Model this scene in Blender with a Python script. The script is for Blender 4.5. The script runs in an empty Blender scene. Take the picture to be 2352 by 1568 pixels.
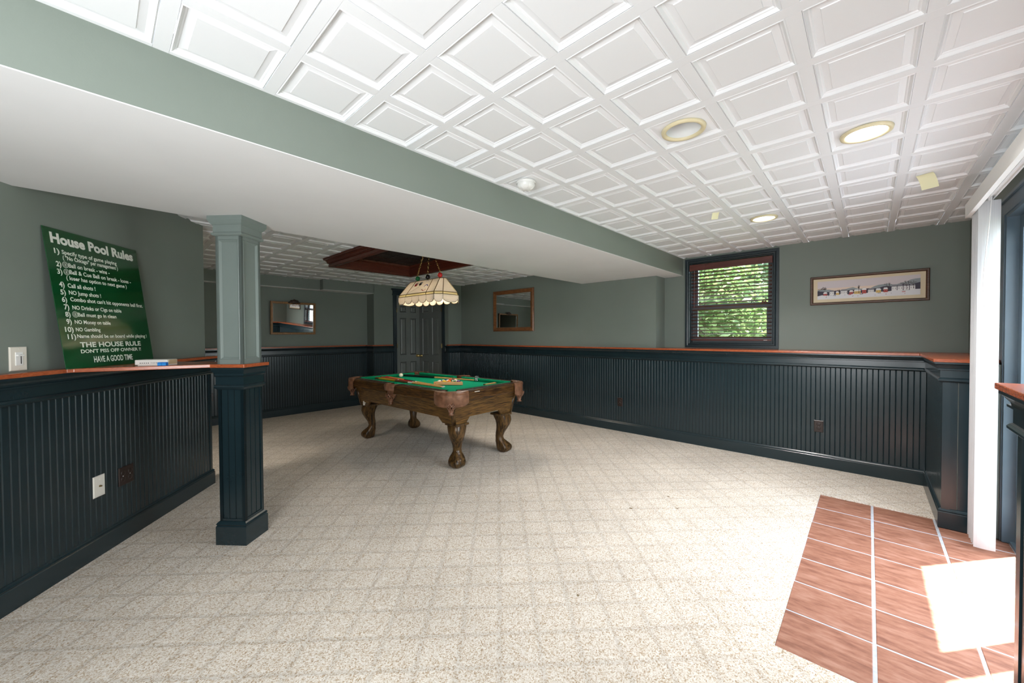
import bpy, bmesh, math, random
from mathutils import Vector, Matrix
random.seed(4)
C = bpy.context.scene.collection
SC = bpy.context.scene
PI = math.pi
R = math.radians

# ------------------------------------------------------------------ camera
FPX, PITCH, ROLL, YAW = 881.95, R(0.954), R(0.277), R(42.913)
CZ, ZC, ZB, ZL = 1.350, 2.343, 2.119, 1.172      # eye, ceiling, beam underside, ledge top
def _lin(x, y, c):
    x2 = x*math.cos(ROLL)+y*math.sin(ROLL); y2 = -x*math.sin(ROLL)+y*math.cos(ROLL)
    fw = c*math.cos(PITCH)+y2*math.sin(PITCH); u = y2*math.cos(PITCH)-c*math.sin(PITCH)
    return Vector((fw*math.cos(YAW)+x2*math.sin(YAW), fw*math.sin(YAW)-x2*math.cos(YAW), u))
cam_d = bpy.data.cameras.new('camera'); cam = bpy.data.objects.new('camera', cam_d); C.objects.link(cam)
rv, uv_, fv = _lin(1, 0, 0), _lin(0, 1, 0), _lin(0, 0, 1)
cam.matrix_world = Matrix(((rv.x, uv_.x, -fv.x, 0), (rv.y, uv_.y, -fv.y, 0), (rv.z, uv_.z, -fv.z, CZ), (0, 0, 0, 1)))
cam_d.sensor_width = 36.0; cam_d.lens = 36.0*FPX/2352.0; cam_d.clip_start = 0.02
SC.camera = cam

# ------------------------------------------------------------------ world, sun, exposure
W = bpy.data.worlds.new('sky'); SC.world = W; W.use_nodes = True
_n = W.node_tree.nodes; _bg = _n['Background']
_sky = _n.new('ShaderNodeTexSky'); _sky.sky_type = 'NISHITA'; _sky.sun_disc = False
_sky.sun_elevation = R(66); _sky.sun_rotation = R(129); _sky.air_density = 1.0; _sky.dust_density = 2.5
_mx = _n.new('ShaderNodeMix'); _mx.data_type = 'RGBA'; _mx.inputs[0].default_value = 0.55
_mx.inputs[7].default_value = (6.3, 6.7, 7.3, 1)
W.node_tree.links.new(_sky.outputs[0], _mx.inputs[6])
W.node_tree.links.new(_mx.outputs[2], _bg.inputs[0])
_bg.inputs[1].default_value = 0.9
sun_d = bpy.data.lights.new('sun', 'SUN'); sun_d.energy = 27.0; sun_d.angle = R(0.5); sun_d.color = (.97, .98, 1)
sun = bpy.data.objects.new('sun', sun_d); C.objects.link(sun)
SUN_EL = R(66)
_sd = Vector((-.778*math.cos(SUN_EL), .629*math.cos(SUN_EL), -math.sin(SUN_EL)))
sun.rotation_euler = _sd.to_track_quat('-Z', 'Y').to_euler(); sun.location = (8, -5, 9)
def area_light(name, loc, target, size, size_y, power, col=(1, 1, 1)):
    d = bpy.data.lights.new(name, 'AREA'); d.shape = 'RECTANGLE'; d.size = size; d.size_y = size_y
    d.energy = power; d.color = col
    o = bpy.data.objects.new(name, d); C.objects.link(o); o.location = loc
    o.rotation_euler = (Vector(target)-Vector(loc)).to_track_quat('-Z', 'Y').to_euler()
    return o
area_light('added_fill_light', (-.95, .35, 1.3), (2.4, 2.0, 1.75), 1.4, .9, 42, (.95, .98, 1))  # soft fill added behind the camera to even out the room's brightness
vs = SC.view_settings
SC.display_settings.display_device = 'sRGB'
vs.view_transform = 'Standard'; vs.look = 'None'; vs.exposure = 0.93; vs.gamma = 1.0; vs.use_curve_mapping = False
SC.cycles.use_denoising = True
SC.cycles.max_bounces = 10; SC.cycles.diffuse_bounces = 6; SC.cycles.glossy_bounces = 5
SC.cycles.transmission_bounces = 6; SC.cycles.transparent_max_bounces = 12
SC.cycles.caustics_reflective = False; SC.cycles.caustics_refractive = False
SC.cycles.sample_clamp_indirect = 6.0

# ------------------------------------------------------------------ materials
def new_mat(name):
    m = bpy.data.materials.new(name); m.use_nodes = True
    nt = m.node_tree; b = nt.nodes['Principled BSDF']
    return m, nt, b
def plain(name, col, rough=.5, metal=0.0, spec=.5, emit=None, es=0, coat=0):
    m, nt, b = new_mat(name)
    b.inputs['Base Color'].default_value = (*col, 1); b.inputs['Roughness'].default_value = rough
    b.inputs['Metallic'].default_value = metal; b.inputs['Specular IOR Level'].default_value = spec
    if coat: b.inputs['Coat Weight'].default_value = coat; b.inputs['Coat Roughness'].default_value = .08
    if emit: b.inputs['Emission Color'].default_value = (*emit, 1); b.inputs['Emission Strength'].default_value = es
    return m
def noisy(name, c1, c2, scale=(1, 1, 1), ns=6, detail=4, rough=.5, bump=0.0, bscale=60, spec=.5, distort=0.0, coat=0, lo=.3, hi=.7, coord='Object'):
    m, nt, b = new_mat(name); N = nt.nodes; Lk = nt.links.new
    tc = N.new('ShaderNodeTexCoord'); mp = N.new('ShaderNodeMapping'); mp.inputs['Scale'].default_value = scale
    Lk(tc.outputs[coord], mp.inputs[0])
    nz = N.new('ShaderNodeTexNoise'); nz.inputs['Scale'].default_value = ns; nz.inputs['Detail'].default_value = detail
    nz.inputs['Distortion'].default_value = distort
    Lk(mp.outputs[0], nz.inputs['Vector'])
    rp = N.new('ShaderNodeValToRGB'); rp.color_ramp.elements[0].position = lo; rp.color_ramp.elements[1].position = hi
    rp.color_ramp.elements[0].color = (*c1, 1); rp.color_ramp.elements[1].color = (*c2, 1)
    Lk(nz.outputs[0], rp.inputs[0]); Lk(rp.outputs[0], b.inputs['Base Color'])
    b.inputs['Roughness'].default_value = rough; b.inputs['Specular IOR Level'].default_value = spec
    if coat: b.inputs['Coat Weight'].default_value = coat; b.inputs['Coat Roughness'].default_value = .1
    if bump:
        n2 = N.new('ShaderNodeTexNoise'); n2.inputs['Scale'].default_value = bscale; n2.inputs['Detail'].default_value = 3
        Lk(tc.outputs[coord], n2.inputs['Vector'])
        bp = N.new('ShaderNodeBump'); bp.inputs['Strength'].default_value = bump; bp.inputs['Distance'].default_value = .004
        Lk(n2.outputs[0], bp.inputs['Height']); Lk(bp.outputs[0], b.inputs['Normal'])
    return m
M = {}
M['wall'] = noisy('sage_wall_paint', (.182, .212, .188), (.200, .232, .206), ns=1.3, rough=.55, bump=.06, bscale=220, spec=.35)
M['beamface'] = noisy('pale_sage_paint', (.198, .230, .200), (.217, .250, .219), ns=1.3, rough=.5, bump=.05, bscale=220, spec=.35)
M['col'] = noisy('column_sage_paint', (.175, .212, .198), (.195, .235, .218), ns=2.0, rough=.42, bump=.05, bscale=120, spec=.45)
M['white'] = noisy('white_plaster', (.74, .745, .75), (.78, .785, .79), ns=2, rough=.7, bump=.03, bscale=150)
M['tilewhite'] = plain('ceiling_tile_white', (.80, .815, .835), .42, spec=.35)
M['teal'] = noisy('dark_teal_gloss_paint', (.0080, .0190, .0235), (.0105, .0235, .029), ns=3, rough=.25, bump=.03, bscale=90, spec=.55)
M['ledge'] = noisy('reddish_oak_ledge', (.26, .052, .018), (.44, .115, .040), scale=(6, 6, 30), ns=4, detail=6, rough=.24, distort=1.5, spec=.5, bump=.05, bscale=80)
M['door'] = noisy('grey_green_door_paint', (.15, .165, .156), (.165, .18, .171), ns=3, rough=.4)
M['brass'] = plain('brass', (.75, .55, .22), .25, 1.0)
M['gold'] = plain('antique_brass', (.22, .15, .055), .4, .8)
M['darkplate'] = plain('dark_brown_plastic', (.020, .011, .009), .3)
M['slot'] = plain('black_slot', (.004, .003, .003), .5)
M['ivory'] = plain('ivory_plastic', (.74, .70, .62), .3)
M['whiteplastic'] = plain('white_plastic', (.80, .80, .78), .3)
M['chrome'] = plain('chrome', (.75, .76, .78), .15, 1.0)
M['mirror'] = plain('mirror_silver', (.86, .89, .88), .01, 1.0)
M['oak'] = noisy('golden_oak', (.17, .075, .022), (.36, .175, .058), scale=(30, 30, 4), ns=3, detail=6, rough=.35, distort=1.2)
M['walnutframe'] = noisy('warm_brown_frame', (.15, .055, .018), (.25, .10, .034), scale=(8, 3, 8), ns=4, rough=.3, coat=.3)
M['picframe'] = noisy('dark_walnut_frame', (.055, .024, .012), (.12, .055, .028), scale=(20, 4, 20), ns=5, rough=.4)
M['carved'] = noisy('dark_carved_wood', (.02, .009, .005), (.07, .03, .014), ns=40, rough=.4, bump=.3)
M['tray'] = noisy('mahogany_stain', (.052, .010, .006), (.135, .030, .014), scale=(8, 8, 30), ns=3, detail=6, rough=.33, distort=2.0)
M['tin'] = noisy('dark_tin', (.012, .007, .006), (.03, .018, .014), ns=18, rough=.4, bump=.9, bscale=26, spec=.6)
M['blind'] = noisy('mahogany_blind', (.075, .020, .016), (.13, .038, .030), scale=(10, 1.5, 10), ns=4, rough=.35)
M['cord'] = plain('red_brown_cord', (.10, .035, .025), .6)
M['casing'] = noisy('blue_black_casing', (.012, .022, .028), (.016, .028, .034), ns=3, rough=.28, spec=.55)
M['sash'] = plain('grey_blue_sash', (.080, .105, .112), .4)
M['doorframe'] = noisy('slate_blue_frame', (.080, .125, .160), (.11, .16, .195), ns=4, rough=.35)
M['vane'] = noisy('white_vinyl_vane', (.50, .50, .505), (.57, .57, .575), scale=(1, 160, .2), ns=3, rough=.35, detail=1)
M['vinyl'] = plain('white_vinyl', (.80, .79, .77), .35)
M['sign'] = noisy('glossy_green_sign', (.004, .062, .018), (.005, .075, .023), ns=2, rough=.07, spec=.6, coat=.6)
M['lettering'] = plain('cream_lettering', (.82, .83, .76), .3)
M['grout'] = noisy('pale_grout', (.33, .345, .38), (.43, .445, .475), ns=40, rough=.9)
M['felt'] = noisy('green_billiard_cloth', (.006, .30, .155), (.010, .34, .185), ns=60, rough=.95, spec=.05)
M['felt2'] = noisy('green_cushion_cloth', (.004, .22, .10), (.006, .25, .12), ns=60, rough=.95, spec=.05)
M['table'] = noisy('honey_walnut_veneer', (.024, .010, .003), (.22, .112, .028), scale=(2.2, 2.2, 55), ns=1.6, detail=9, rough=.33, distort=2.2, spec=.3, lo=.40, hi=.66)
M['tablerail'] = noisy('shaded_rail_veneer', (.018, .007, .002), (.165, .075, .019), scale=(2.2, 2.2, 55), ns=1.6, detail=9, rough=.28, distort=2.2, spec=.4, lo=.42, hi=.68)  # table veneer again, darkened to stand in for shade on the rails
M['tableleg'] = noisy('antique_walnut', (.018, .009, .003), (.13, .067, .02), scale=(20, 20, 4), ns=2.2, detail=6, rough=.28, distort=1.0, spec=.4, lo=.38, hi=.66)
M['leather'] = noisy('tan_brown_leather', (.10, .042, .020), (.23, .105, .056), ns=22, rough=.35, bump=.25, bscale=150)
M['railtop'] = noisy('dark_rail_top', (.018, .010, .006), (.05, .028, .014), scale=(9, 3, 9), ns=4, rough=.3)
M['pearl'] = plain('pearl_inlay', (.75, .72, .66), .3)
M['maple'] = noisy('maple_wood', (.62, .33, .10), (.75, .44, .17), scale=(12, 12, 3), ns=4, rough=.35)
M['maple2'] = noisy('pale_maple_rack', (.60, .29, .095), (.74, .40, .16), scale=(3, 3, 20), ns=6, rough=.4)
M['black'] = plain('black_lacquer', (.006, .006, .007), .25)
M['mustard'] = plain('mustard_butt', (.50, .33, .02), .3)
M['brownbutt'] = plain('brown_butt', (.13, .05, .02), .35)
M['orange'] = plain('orange_butt', (.75, .25, .05), .3)
M['redbutt'] = plain('red_butt', (.45, .03, .03), .3)
M['can'] = plain('white_can', (.80, .80, .79), .35)
M['cream'] = plain('yellowed_cream_trim', (.72, .64, .42), .4)
M['bulboff'] = plain('frosted_lamp_off', (.42, .48, .50), .35)
M['bulbon'] = plain('frosted_lamp_lit', (.9, .88, .8), .4, emit=(1, .95, .84), es=9)
M['bulbsoft'] = plain('soft_lamp', (.9, .85, .7), .4, emit=(1, .85, .62), es=.6)
M['stain'] = plain('brown_stain', (.20, .14, .075), .95)
M['paper'] = plain('yellow_paper', (.75, .73, .48), .7)
M['white_box'] = plain('white_card', (.74, .71, .66), .6)
M['bluechalk'] = plain('blue_chalk', (.01, .16, .55), .8)
M['ink'] = plain('black_ink', (.01, .01, .01), .6)
M['subfloor'] = plain('screed', (.4, .38, .35), .9)
M['cuerack'] = noisy('oak_rack', (.10, .05, .02), (.22, .11, .045), scale=(8, 8, 30), ns=3, rough=.4)
M['bark'] = noisy('bark', (.10, .075, .05), (.22, .17, .12), scale=(6, 6, 1), ns=6, rough=.9)
M['grass'] = noisy('lawn_green', (.05, .085, .03), (.09, .14, .05), ns=9, rough=.95)
M['patio'] = noisy('grey_bluestone', (.10, .105, .11), (.15, .15, .155), ns=8, rough=.9)
M['siding'] = plain('white_siding', (.7, .7, .69), .7)

def leaf_mat(name, a, b_):
    m, nt, b = new_mat(name); N = nt.nodes; Lk = nt.links.new
    tc = N.new('ShaderNodeTexCoord'); nz = N.new('ShaderNodeTexNoise'); nz.inputs['Scale'].default_value = 5
    Lk(tc.outputs['Object'], nz.inputs['Vector'])
    rp = N.new('ShaderNodeValToRGB'); rp.color_ramp.elements[0].position = .35; rp.color_ramp.elements[1].position = .65
    rp.color_ramp.elements[0].color = (*a, 1); rp.color_ramp.elements[1].color = (*b_, 1)
    Lk(nz.outputs[0], rp.inputs[0]); Lk(rp.outputs[0], b.inputs['Base Color']); b.inputs['Roughness'].default_value = .45
    tr = N.new('ShaderNodeBsdfTranslucent'); Lk(rp.outputs[0], tr.inputs[0])
    mx = N.new('ShaderNodeMixShader'); mx.inputs[0].default_value = .35
    Lk(b.outputs[0], mx.inputs[1]); Lk(tr.outputs[0], mx.inputs[2]); Lk(mx.outputs[0], nt.nodes['Material Output'].inputs[0])
    return m
M['leafa'] = leaf_mat('leaf_bright_green', (.085, .155, .045), (.24, .31, .12))
M['leafb'] = leaf_mat('leaf_deep_green', (.045, .105, .045), (.15, .22, .10))

def glass_mat():
    m, nt, b = new_mat('clear_glass'); N = nt.nodes; Lk = nt.links.new
    t = N.new('ShaderNodeBsdfTransparent'); t.inputs[0].default_value = (.96, .98, .97, 1)
    g = N.new('ShaderNodeBsdfGlossy'); g.inputs['Roughness'].default_value = .01
    fr = N.new('ShaderNodeFresnel'); fr.inputs[0].default_value = 1.45
    ge = N.new('ShaderNodeNewGeometry'); sb = N.new('ShaderNodeMath'); sb.operation = 'SUBTRACT'; sb.use_clamp = True
    Lk(fr.outputs[0], sb.inputs[0]); Lk(ge.outputs['Backfacing'], sb.inputs[1])
    mx = N.new('ShaderNodeMixShader'); Lk(sb.outputs[0], mx.inputs[0]); Lk(t.outputs[0], mx.inputs[1]); Lk(g.outputs[0], mx.inputs[2])
    Lk(mx.outputs[0], N['Material Output'].inputs[0]); return m
M['glass'] = glass_mat()
def shade_mat(name, col):
    m, nt, b = new_mat(name); N = nt.nodes; Lk = nt.links.new
    tc = N.new('ShaderNodeTexCoord'); mp = N.new('ShaderNodeMapping'); mp.inputs['Scale'].default_value = (4, 4, 14)
    Lk(tc.outputs['Object'], mp.inputs[0])
    nz = N.new('ShaderNodeTexNoise'); nz.inputs['Scale'].default_value = 4; nz.inputs['Distortion'].default_value = 1.5
    Lk(mp.outputs[0], nz.inputs['Vector'])
    rp = N.new('ShaderNodeValToRGB'); rp.color_ramp.elements[0].color = (col[0]*.88, col[1]*.84, col[2]*.78, 1); rp.color_ramp.elements[1].color = (*col, 1)
    Lk(nz.outputs[0], rp.inputs[0]); Lk(rp.outputs[0], b.inputs['Base Color']); b.inputs['Roughness'].default_value = .2
    tr = N.new('ShaderNodeBsdfTranslucent'); Lk(rp.outputs[0], tr.inputs[0])
    mx = N.new('ShaderNodeMixShader'); mx.inputs[0].default_value = .5
    Lk(b.outputs[0], mx.inputs[1]); Lk(tr.outputs[0], mx.inputs[2]); Lk(mx.outputs[0], N['Material Output'].inputs[0])
    return m
M['slag'] = shade_mat('cream_slag_glass', (.80, .765, .715))
M['slagband'] = shade_mat('yellow_slag_glass', (.82, .76, .52))

def carpet_mat():
    m, nt, b = new_mat('berber_carpet'); N = nt.nodes; Lk = nt.links.new
    def math_(op, a, b2=None, clamp=False):
        n = N.new('ShaderNodeMath'); n.operation = op; n.use_clamp = clamp
        for i, v in enumerate((a, b2)):
            if v is None: continue
            if isinstance(v, (int, float)): n.inputs[i].default_value = v
            else: Lk(v, n.inputs[i])
        return n.outputs[0]
    tc = N.new('ShaderNodeTexCoord')
    mp = N.new('ShaderNodeMapping'); mp.inputs['Rotation'].default_value = (0, 0, R(45)); Lk(tc.outputs['Object'], mp.inputs[0])
    wob = N.new('ShaderNodeTexNoise'); wob.inputs['Scale'].default_value = 14; Lk(tc.outputs['Object'], wob.inputs['Vector'])
    sx = N.new('ShaderNodeSeparateXYZ'); Lk(mp.outputs[0], sx.inputs[0])
    wv = math_('MULTIPLY', math_('SUBTRACT', wob.outputs[0], .5), .02)
    lines = None
    for k, pitch in ((0, .172), (1, .172)):
        u = math_('DIVIDE', math_('ADD', sx.outputs[k], wv), pitch)
        fr = math_('FRACT', u)
        d = math_('ABSOLUTE', math_('SUBTRACT', fr, .5))       # .5 at the line, 0 mid cell
        l = N.new('ShaderNodeMapRange'); l.inputs[1].default_value = .40; l.inputs[2].default_value = .46; Lk(d, l.inputs[0])
        lines = l.outputs[0] if lines is None else math_('MAXIMUM', lines, l.outputs[0])
    vo = N.new('ShaderNodeTexVoronoi'); vo.inputs['Scale'].default_value = 210; Lk(tc.outputs['Object'], vo.inputs['Vector'])
    cr = N.new('ShaderNodeValToRGB'); cr.color_ramp.interpolation = 'LINEAR'
    e = cr.color_ramp.elements
    e[0].position = 0; e[0].color = (.36, .265, .175, 1)
    e[1].position = 1; e[1].color = (.74, .695, .63, 1)
    for p, c in ((.10, (.46, .36, .255)), (.3, (.56, .485, .395)), (.55, (.64, .58, .505)), (.8, (.69, .64, .575))):
        q = e.new(p); q.color = (*c, 1)
    sc = N.new('ShaderNodeSeparateColor'); Lk(vo.outputs['Color'], sc.inputs[0]); Lk(sc.outputs[0], cr.inputs[0])
    big = N.new('ShaderNodeTexNoise'); big.inputs['Scale'].default_value = 2.2; big.inputs['Detail'].default_value = 5; Lk(tc.outputs['Object'], big.inputs['Vector'])
    br = N.new('ShaderNodeMapRange'); br.inputs[1].default_value = .3; br.inputs[2].default_value = .7; br.inputs[3].default_value = .90; br.inputs[4].default_value = 1.06; Lk(big.outputs[0], br.inputs[0])
    lm = math_('SUBTRACT', 1.0, math_('MULTIPLY', lines, .10))
    tot = math_('MULTIPLY', lm, br.outputs[0])
    vm = N.new('ShaderNodeVectorMath'); vm.operation = 'SCALE'; Lk(cr.outputs[0], vm.inputs[0]); Lk(tot, vm.inputs['Scale'])
    Lk(vm.outputs[0], b.inputs['Base Color'])
    b.inputs['Roughness'].default_value = .95; b.inputs['Specular IOR Level'].default_value = .1
    h = math_('ADD', math_('MULTIPLY', math_('SUBTRACT', 1.0, vo.outputs['Distance']), .5), math_('MULTIPLY', lines, -.9))
    bp = N.new('ShaderNodeBump'); bp.inputs['Strength'].default_value = .4; bp.inputs['Distance'].default_value = .005
    Lk(h, bp.inputs['Height']); Lk(bp.outputs[0], b.inputs['Normal'])
    return m
M['carpet'] = carpet_mat()
def tile_mat():
    m, nt, b = new_mat('terracotta_tile'); N = nt.nodes; Lk = nt.links.new
    tc = N.new('ShaderNodeTexCoord'); mp = N.new('ShaderNodeMapping'); mp.inputs['Scale'].default_value = (6, 1.5, 1); mp.inputs['Rotation'].default_value = (0, 0, R(6))
    oi = N.new('ShaderNodeObjectInfo'); ad = N.new('ShaderNodeVectorMath'); ad.operation = 'ADD'
    cmb = N.new('ShaderNodeCombineXYZ'); ml = N.new('ShaderNodeMath'); ml.operation = 'MULTIPLY'; ml.inputs[1].default_value = 9
    Lk(oi.outputs['Random'], ml.inputs[0]); Lk(ml.outputs[0], cmb.inputs[2])
    Lk(tc.outputs['Object'], ad.inputs[0]); Lk(cmb.outputs[0], ad.inputs[1]); Lk(ad.outputs[0], mp.inputs[0])
    nz = N.new('ShaderNodeTexNoise'); nz.inputs['Scale'].default_value = 5; nz.inputs['Detail'].default_value = 8; nz.inputs['Roughness'].default_value = .65
    Lk(mp.outputs[0], nz.inputs['Vector'])
    rp = N.new('ShaderNodeValToRGB'); e = rp.color_ramp.elements
    e[0].position = .32; e[0].color = (.17, .068, .043, 1); e[1].position = .72; e[1].color = (.36, .192, .140, 1)
    q = e.new(.5); q.color = (.265, .118, .075, 1)
    Lk(nz.outputs[0], rp.inputs[0]); Lk(rp.outputs[0], b.inputs['Base Color'])
    b.inputs['Roughness'].default_value = .62; b.inputs['Specular IOR Level'].default_value = .25
    bp = N.new('ShaderNodeBump'); bp.inputs['Strength'].default_value = .15; bp.inputs['Distance'].default_value = .003
    Lk(nz.outputs[0], bp.inputs['Height']); Lk(bp.outputs[0], b.inputs['Normal'])
    return m
M['terracotta'] = tile_mat()
BALLC = {1: (.75, .50, .03), 2: (.01, .03, .25), 3: (.60, .03, .02), 4: (.06, .01, .16), 5: (.80, .20, .03), 6: (.01, .16, .05), 7: (.20, .02, .02), 8: (.008, .008, .009)}
def ball_mat(n):
    col = BALLC[n if n < 9 else n-8]
    m, nt, b = new_mat('ball_%d' % n); N = nt.nodes; Lk = nt.links.new
    tc = N.new('ShaderNodeTexCoord'); sp = N.new('ShaderNodeSeparateXYZ'); Lk(tc.outputs['Object'], sp.inputs[0])
    def step(sock, thr, gt=True):
        n_ = N.new('ShaderNodeMath'); n_.operation = 'GREATER_THAN' if gt else 'LESS_THAN'; n_.inputs[1].default_value = thr; Lk(sock, n_.inputs[0]); return n_.outputs[0]
    ab = N.new('ShaderNodeMath'); ab.operation = 'ABSOLUTE'; Lk(sp.outputs[0], ab.inputs[0])
    spot = step(ab.outputs[0], .0265)
    if n > 8:
        a2 = N.new('ShaderNodeMath'); a2.operation = 'ABSOLUTE'; Lk(sp.outputs[2], a2.inputs[0])
        band = step(a2.outputs[0], .0150)
        mx_ = N.new('ShaderNodeMath'); mx_.operation = 'MAXIMUM'; Lk(spot, mx_.inputs[0]); Lk(band, mx_.inputs[1]); spot = mx_.outputs[0]
    mx = N.new('ShaderNodeMix'); mx.data_type = 'RGBA'; Lk(spot, mx.inputs[0])
    mx.inputs[6].default_value = (*col, 1); mx.inputs[7].default_value = (.80, .76, .62, 1)
    Lk(mx.outputs[2], b.inputs['Base Color']); b.inputs['Roughness'].default_value = .08
    return m

# ------------------------------------------------------------------ mesh helpers
def tag(o, label=None, cat=None, group=None, kind=None):
    if label: o['label'] = label
    if cat: o['category'] = cat
    if group: o['group'] = group
    if kind: o['kind'] = kind
    return o
def empty(name, loc=(0, 0, 0), rz=0, **k):
    o = bpy.data.objects.new(name, None); C.objects.link(o); o.location = loc; o.rotation_euler = (0, 0, rz)
    o.empty_display_size = .05
    return tag(o, **k)
class MB:
    def __init__(s): s.v = []; s.f = []; s.mi = []; s.cur = 0
    def add(s, vs_, fs_):
        n = len(s.v); s.v += [tuple(p) for p in vs_]; s.f += [tuple(i+n for i in f) for f in fs_]; s.mi += [s.cur]*len(fs_); return s
    def mat(s, i): s.cur = i; return s
    def box(s, a, b, T=None):
        x0, y0, z0 = [min(p, q) for p, q in zip(a, b)]; x1, y1, z1 = [max(p, q) for p, q in zip(a, b)]
        p = [(x0, y0, z0), (x1, y0, z0), (x1, y1, z0), (x0, y1, z0), (x0, y0, z1), (x1, y0, z1), (x1, y1, z1), (x0, y1, z1)]
        if T: p = [T @ Vector(q) for q in p]
        return s.add(p, [(0, 3, 2, 1), (4, 5, 6, 7), (0, 1, 5, 4), (1, 2, 6, 5), (2, 3, 7, 6), (3, 0, 4, 7)])
    def prism(s, poly, z0, z1):
        n = len(poly)
        vs_ = [(x, y, z0) for x, y in poly]+[(x, y, z1) for x, y in poly]
        area = sum(poly[i][0]*poly[(i+1) % n][1]-poly[(i+1) % n][0]*poly[i][1] for i in range(n))
        fs_ = [tuple(range(n-1, -1, -1)), tuple(range(n, 2*n))]+[(i, (i+1) % n, n+(i+1) % n, n+i) for i in range(n)]
        if area < 0: fs_ = [tuple(reversed(f)) for f in fs_]
        return s.add(vs_, fs_)
    def rings(s, rs, closed=True, cap0=False, cap1=False):
        n = len(rs[0]); vs_ = [p for r in rs for p in r]; fs_ = []
        for k in range(len(rs)-1):
            for i in range(n if closed else n-1):
                j = (i+1) % n
                fs_.append((k*n+i, k*n+j, (k+1)*n+j, (k+1)*n+i))
        if cap0: fs_.append(tuple(range(n-1, -1, -1)))
        if cap1: fs_.append(tuple((len(rs)-1)*n+i for i in range(n)))
        return s.add(vs_, fs_)
    def lathe(s, prof, seg=24, c=(0, 0, 0), cap0=False, cap1=False):
        return s.rings([[(c[0]+r*math.cos(2*PI*i/seg), c[1]+r*math.sin(2*PI*i/seg), c[2]+z) for i in range(seg)] for r, z in prof], True, cap0, cap1)
    def tube(s, pts, rad, seg=8, caps=True):
        pts = [Vector(p) for p in pts]; rs = []
        rad = rad if isinstance(rad, (list, tuple)) else [rad]*len(pts)
        up = None
        for k, p in enumerate(pts):
            d = (pts[min(k+1, len(pts)-1)]-pts[max(k-1, 0)]).normalized()
            if up is None: up = Vector((0, 0, 1)) if abs(d.z) < .9 else Vector((1, 0, 0))
            a = d.cross(up).normalized(); b = a.cross(d).normalized(); up = b
            rs.append([p+(a*math.cos(2*PI*i/seg)+b*math.sin(2*PI*i/seg))*rad[k] for i in range(seg)])
        return s.rings(rs, True, caps, caps)
    def sphere(s, c, r, seg=16, ring=10, sc=(1, 1, 1)):
        prof = [(max(1e-4, math.sin(PI*k/ring)), -math.cos(PI*k/ring)) for k in range(ring+1)]
        return s.rings([[(c[0]+sc[0]*r*a*math.cos(2*PI*i/seg), c[1]+sc[1]*r*a*math.sin(2*PI*i/seg), c[2]+sc[2]*r*z) for i in range(seg)] for a, z in prof])
    def torus(s, c, R_, r, T=None, seg=16, ring=6, sx=1.0):
        rs = []
        for k in range(seg+1):
            a = 2*PI*k/seg
            ringp = []
            for i in range(ring):
                b = 2*PI*i/ring
                q = Vector(((R_+r*math.cos(b))*math.cos(a)*sx, (R_+r*math.cos(b))*math.sin(a), r*math.sin(b)))
                if T: q = T @ q
                ringp.append(q+Vector(c))
            rs.append(ringp)
        return s.rings(rs)
    def sweep(s, path, prof, side=1, closed=False):
        """profile (offset towards the room, z) carried along a plan path with mitred corners; side +1 offsets to the right of travel"""
        n = len(path); rs = []
        for k in range(n):
            P = Vector(path[k])
            ds = []
            if k > 0 or closed: ds.append((P-Vector(path[k-1])).normalized())
            if k < n-1 or closed: ds.append((Vector(path[(k+1) % n])-P).normalized())
            ns = [Vector((d.y, -d.x))*side for d in ds]
            if len(ns) == 2:
                m = (ns[0]+ns[1]).normalized(); m = m/max(.3, m.dot(ns[0]))
            else: m = ns[0]
            rs.append([(P.x+m.x*o, P.y+m.y*o, z) for o, z in prof])
        if closed: rs.append(rs[0])
        f0 = len(s.f)
        s.rings(rs, True, not closed, not closed)
        return s
    def build(s, name, mats, parent=None, smooth=False, bevel=0, kind=None, loc=None, angle=None):
        me = bpy.data.meshes.new(name); me.from_pydata(s.v, [], s.f)
        mats = mats if isinstance(mats, (list, tuple)) else [mats]
        for m in mats: me.materials.append(m)
        if len(mats) > 1:
            for p, i in zip(me.polygons, s.mi): p.material_index = i
        bm = bmesh.new(); bm.from_mesh(me); bmesh.ops.recalc_face_normals(bm, faces=bm.faces); bm.to_mesh(me); bm.free()
        if smooth:
            for p in me.polygons: p.use_smooth = True
            if angle is not None:
                try: me.set_sharp_from_angle(angle=R(angle))
                except Exception: pass
        o = bpy.data.objects.new(name, me); C.objects.link(o)
        if parent: o.parent = parent
        if loc: o.location = loc
        if bevel:
            md = o.modifiers.new('edge', 'BEVEL'); md.width = bevel; md.segments = 2; md.limit_method = 'ANGLE'
        if kind: o['kind'] = kind
        return o
def inst(src, name, parent, loc, rz=0):
    o = bpy.data.objects.new(name, src.data); C.objects.link(o); o.parent = parent; o.location = loc; o.rotation_euler = (0, 0, rz)
    return o
def frame2(o, u, n):
    """matrix: local x -> u (along), local y -> n (outward), local z up, at o"""
    return Matrix(((u[0], n[0], 0, o[0]), (u[1], n[1], 0, o[1]), (0, 0, 1, o[2]), (0, 0, 0, 1)))
_tc = {}
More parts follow.
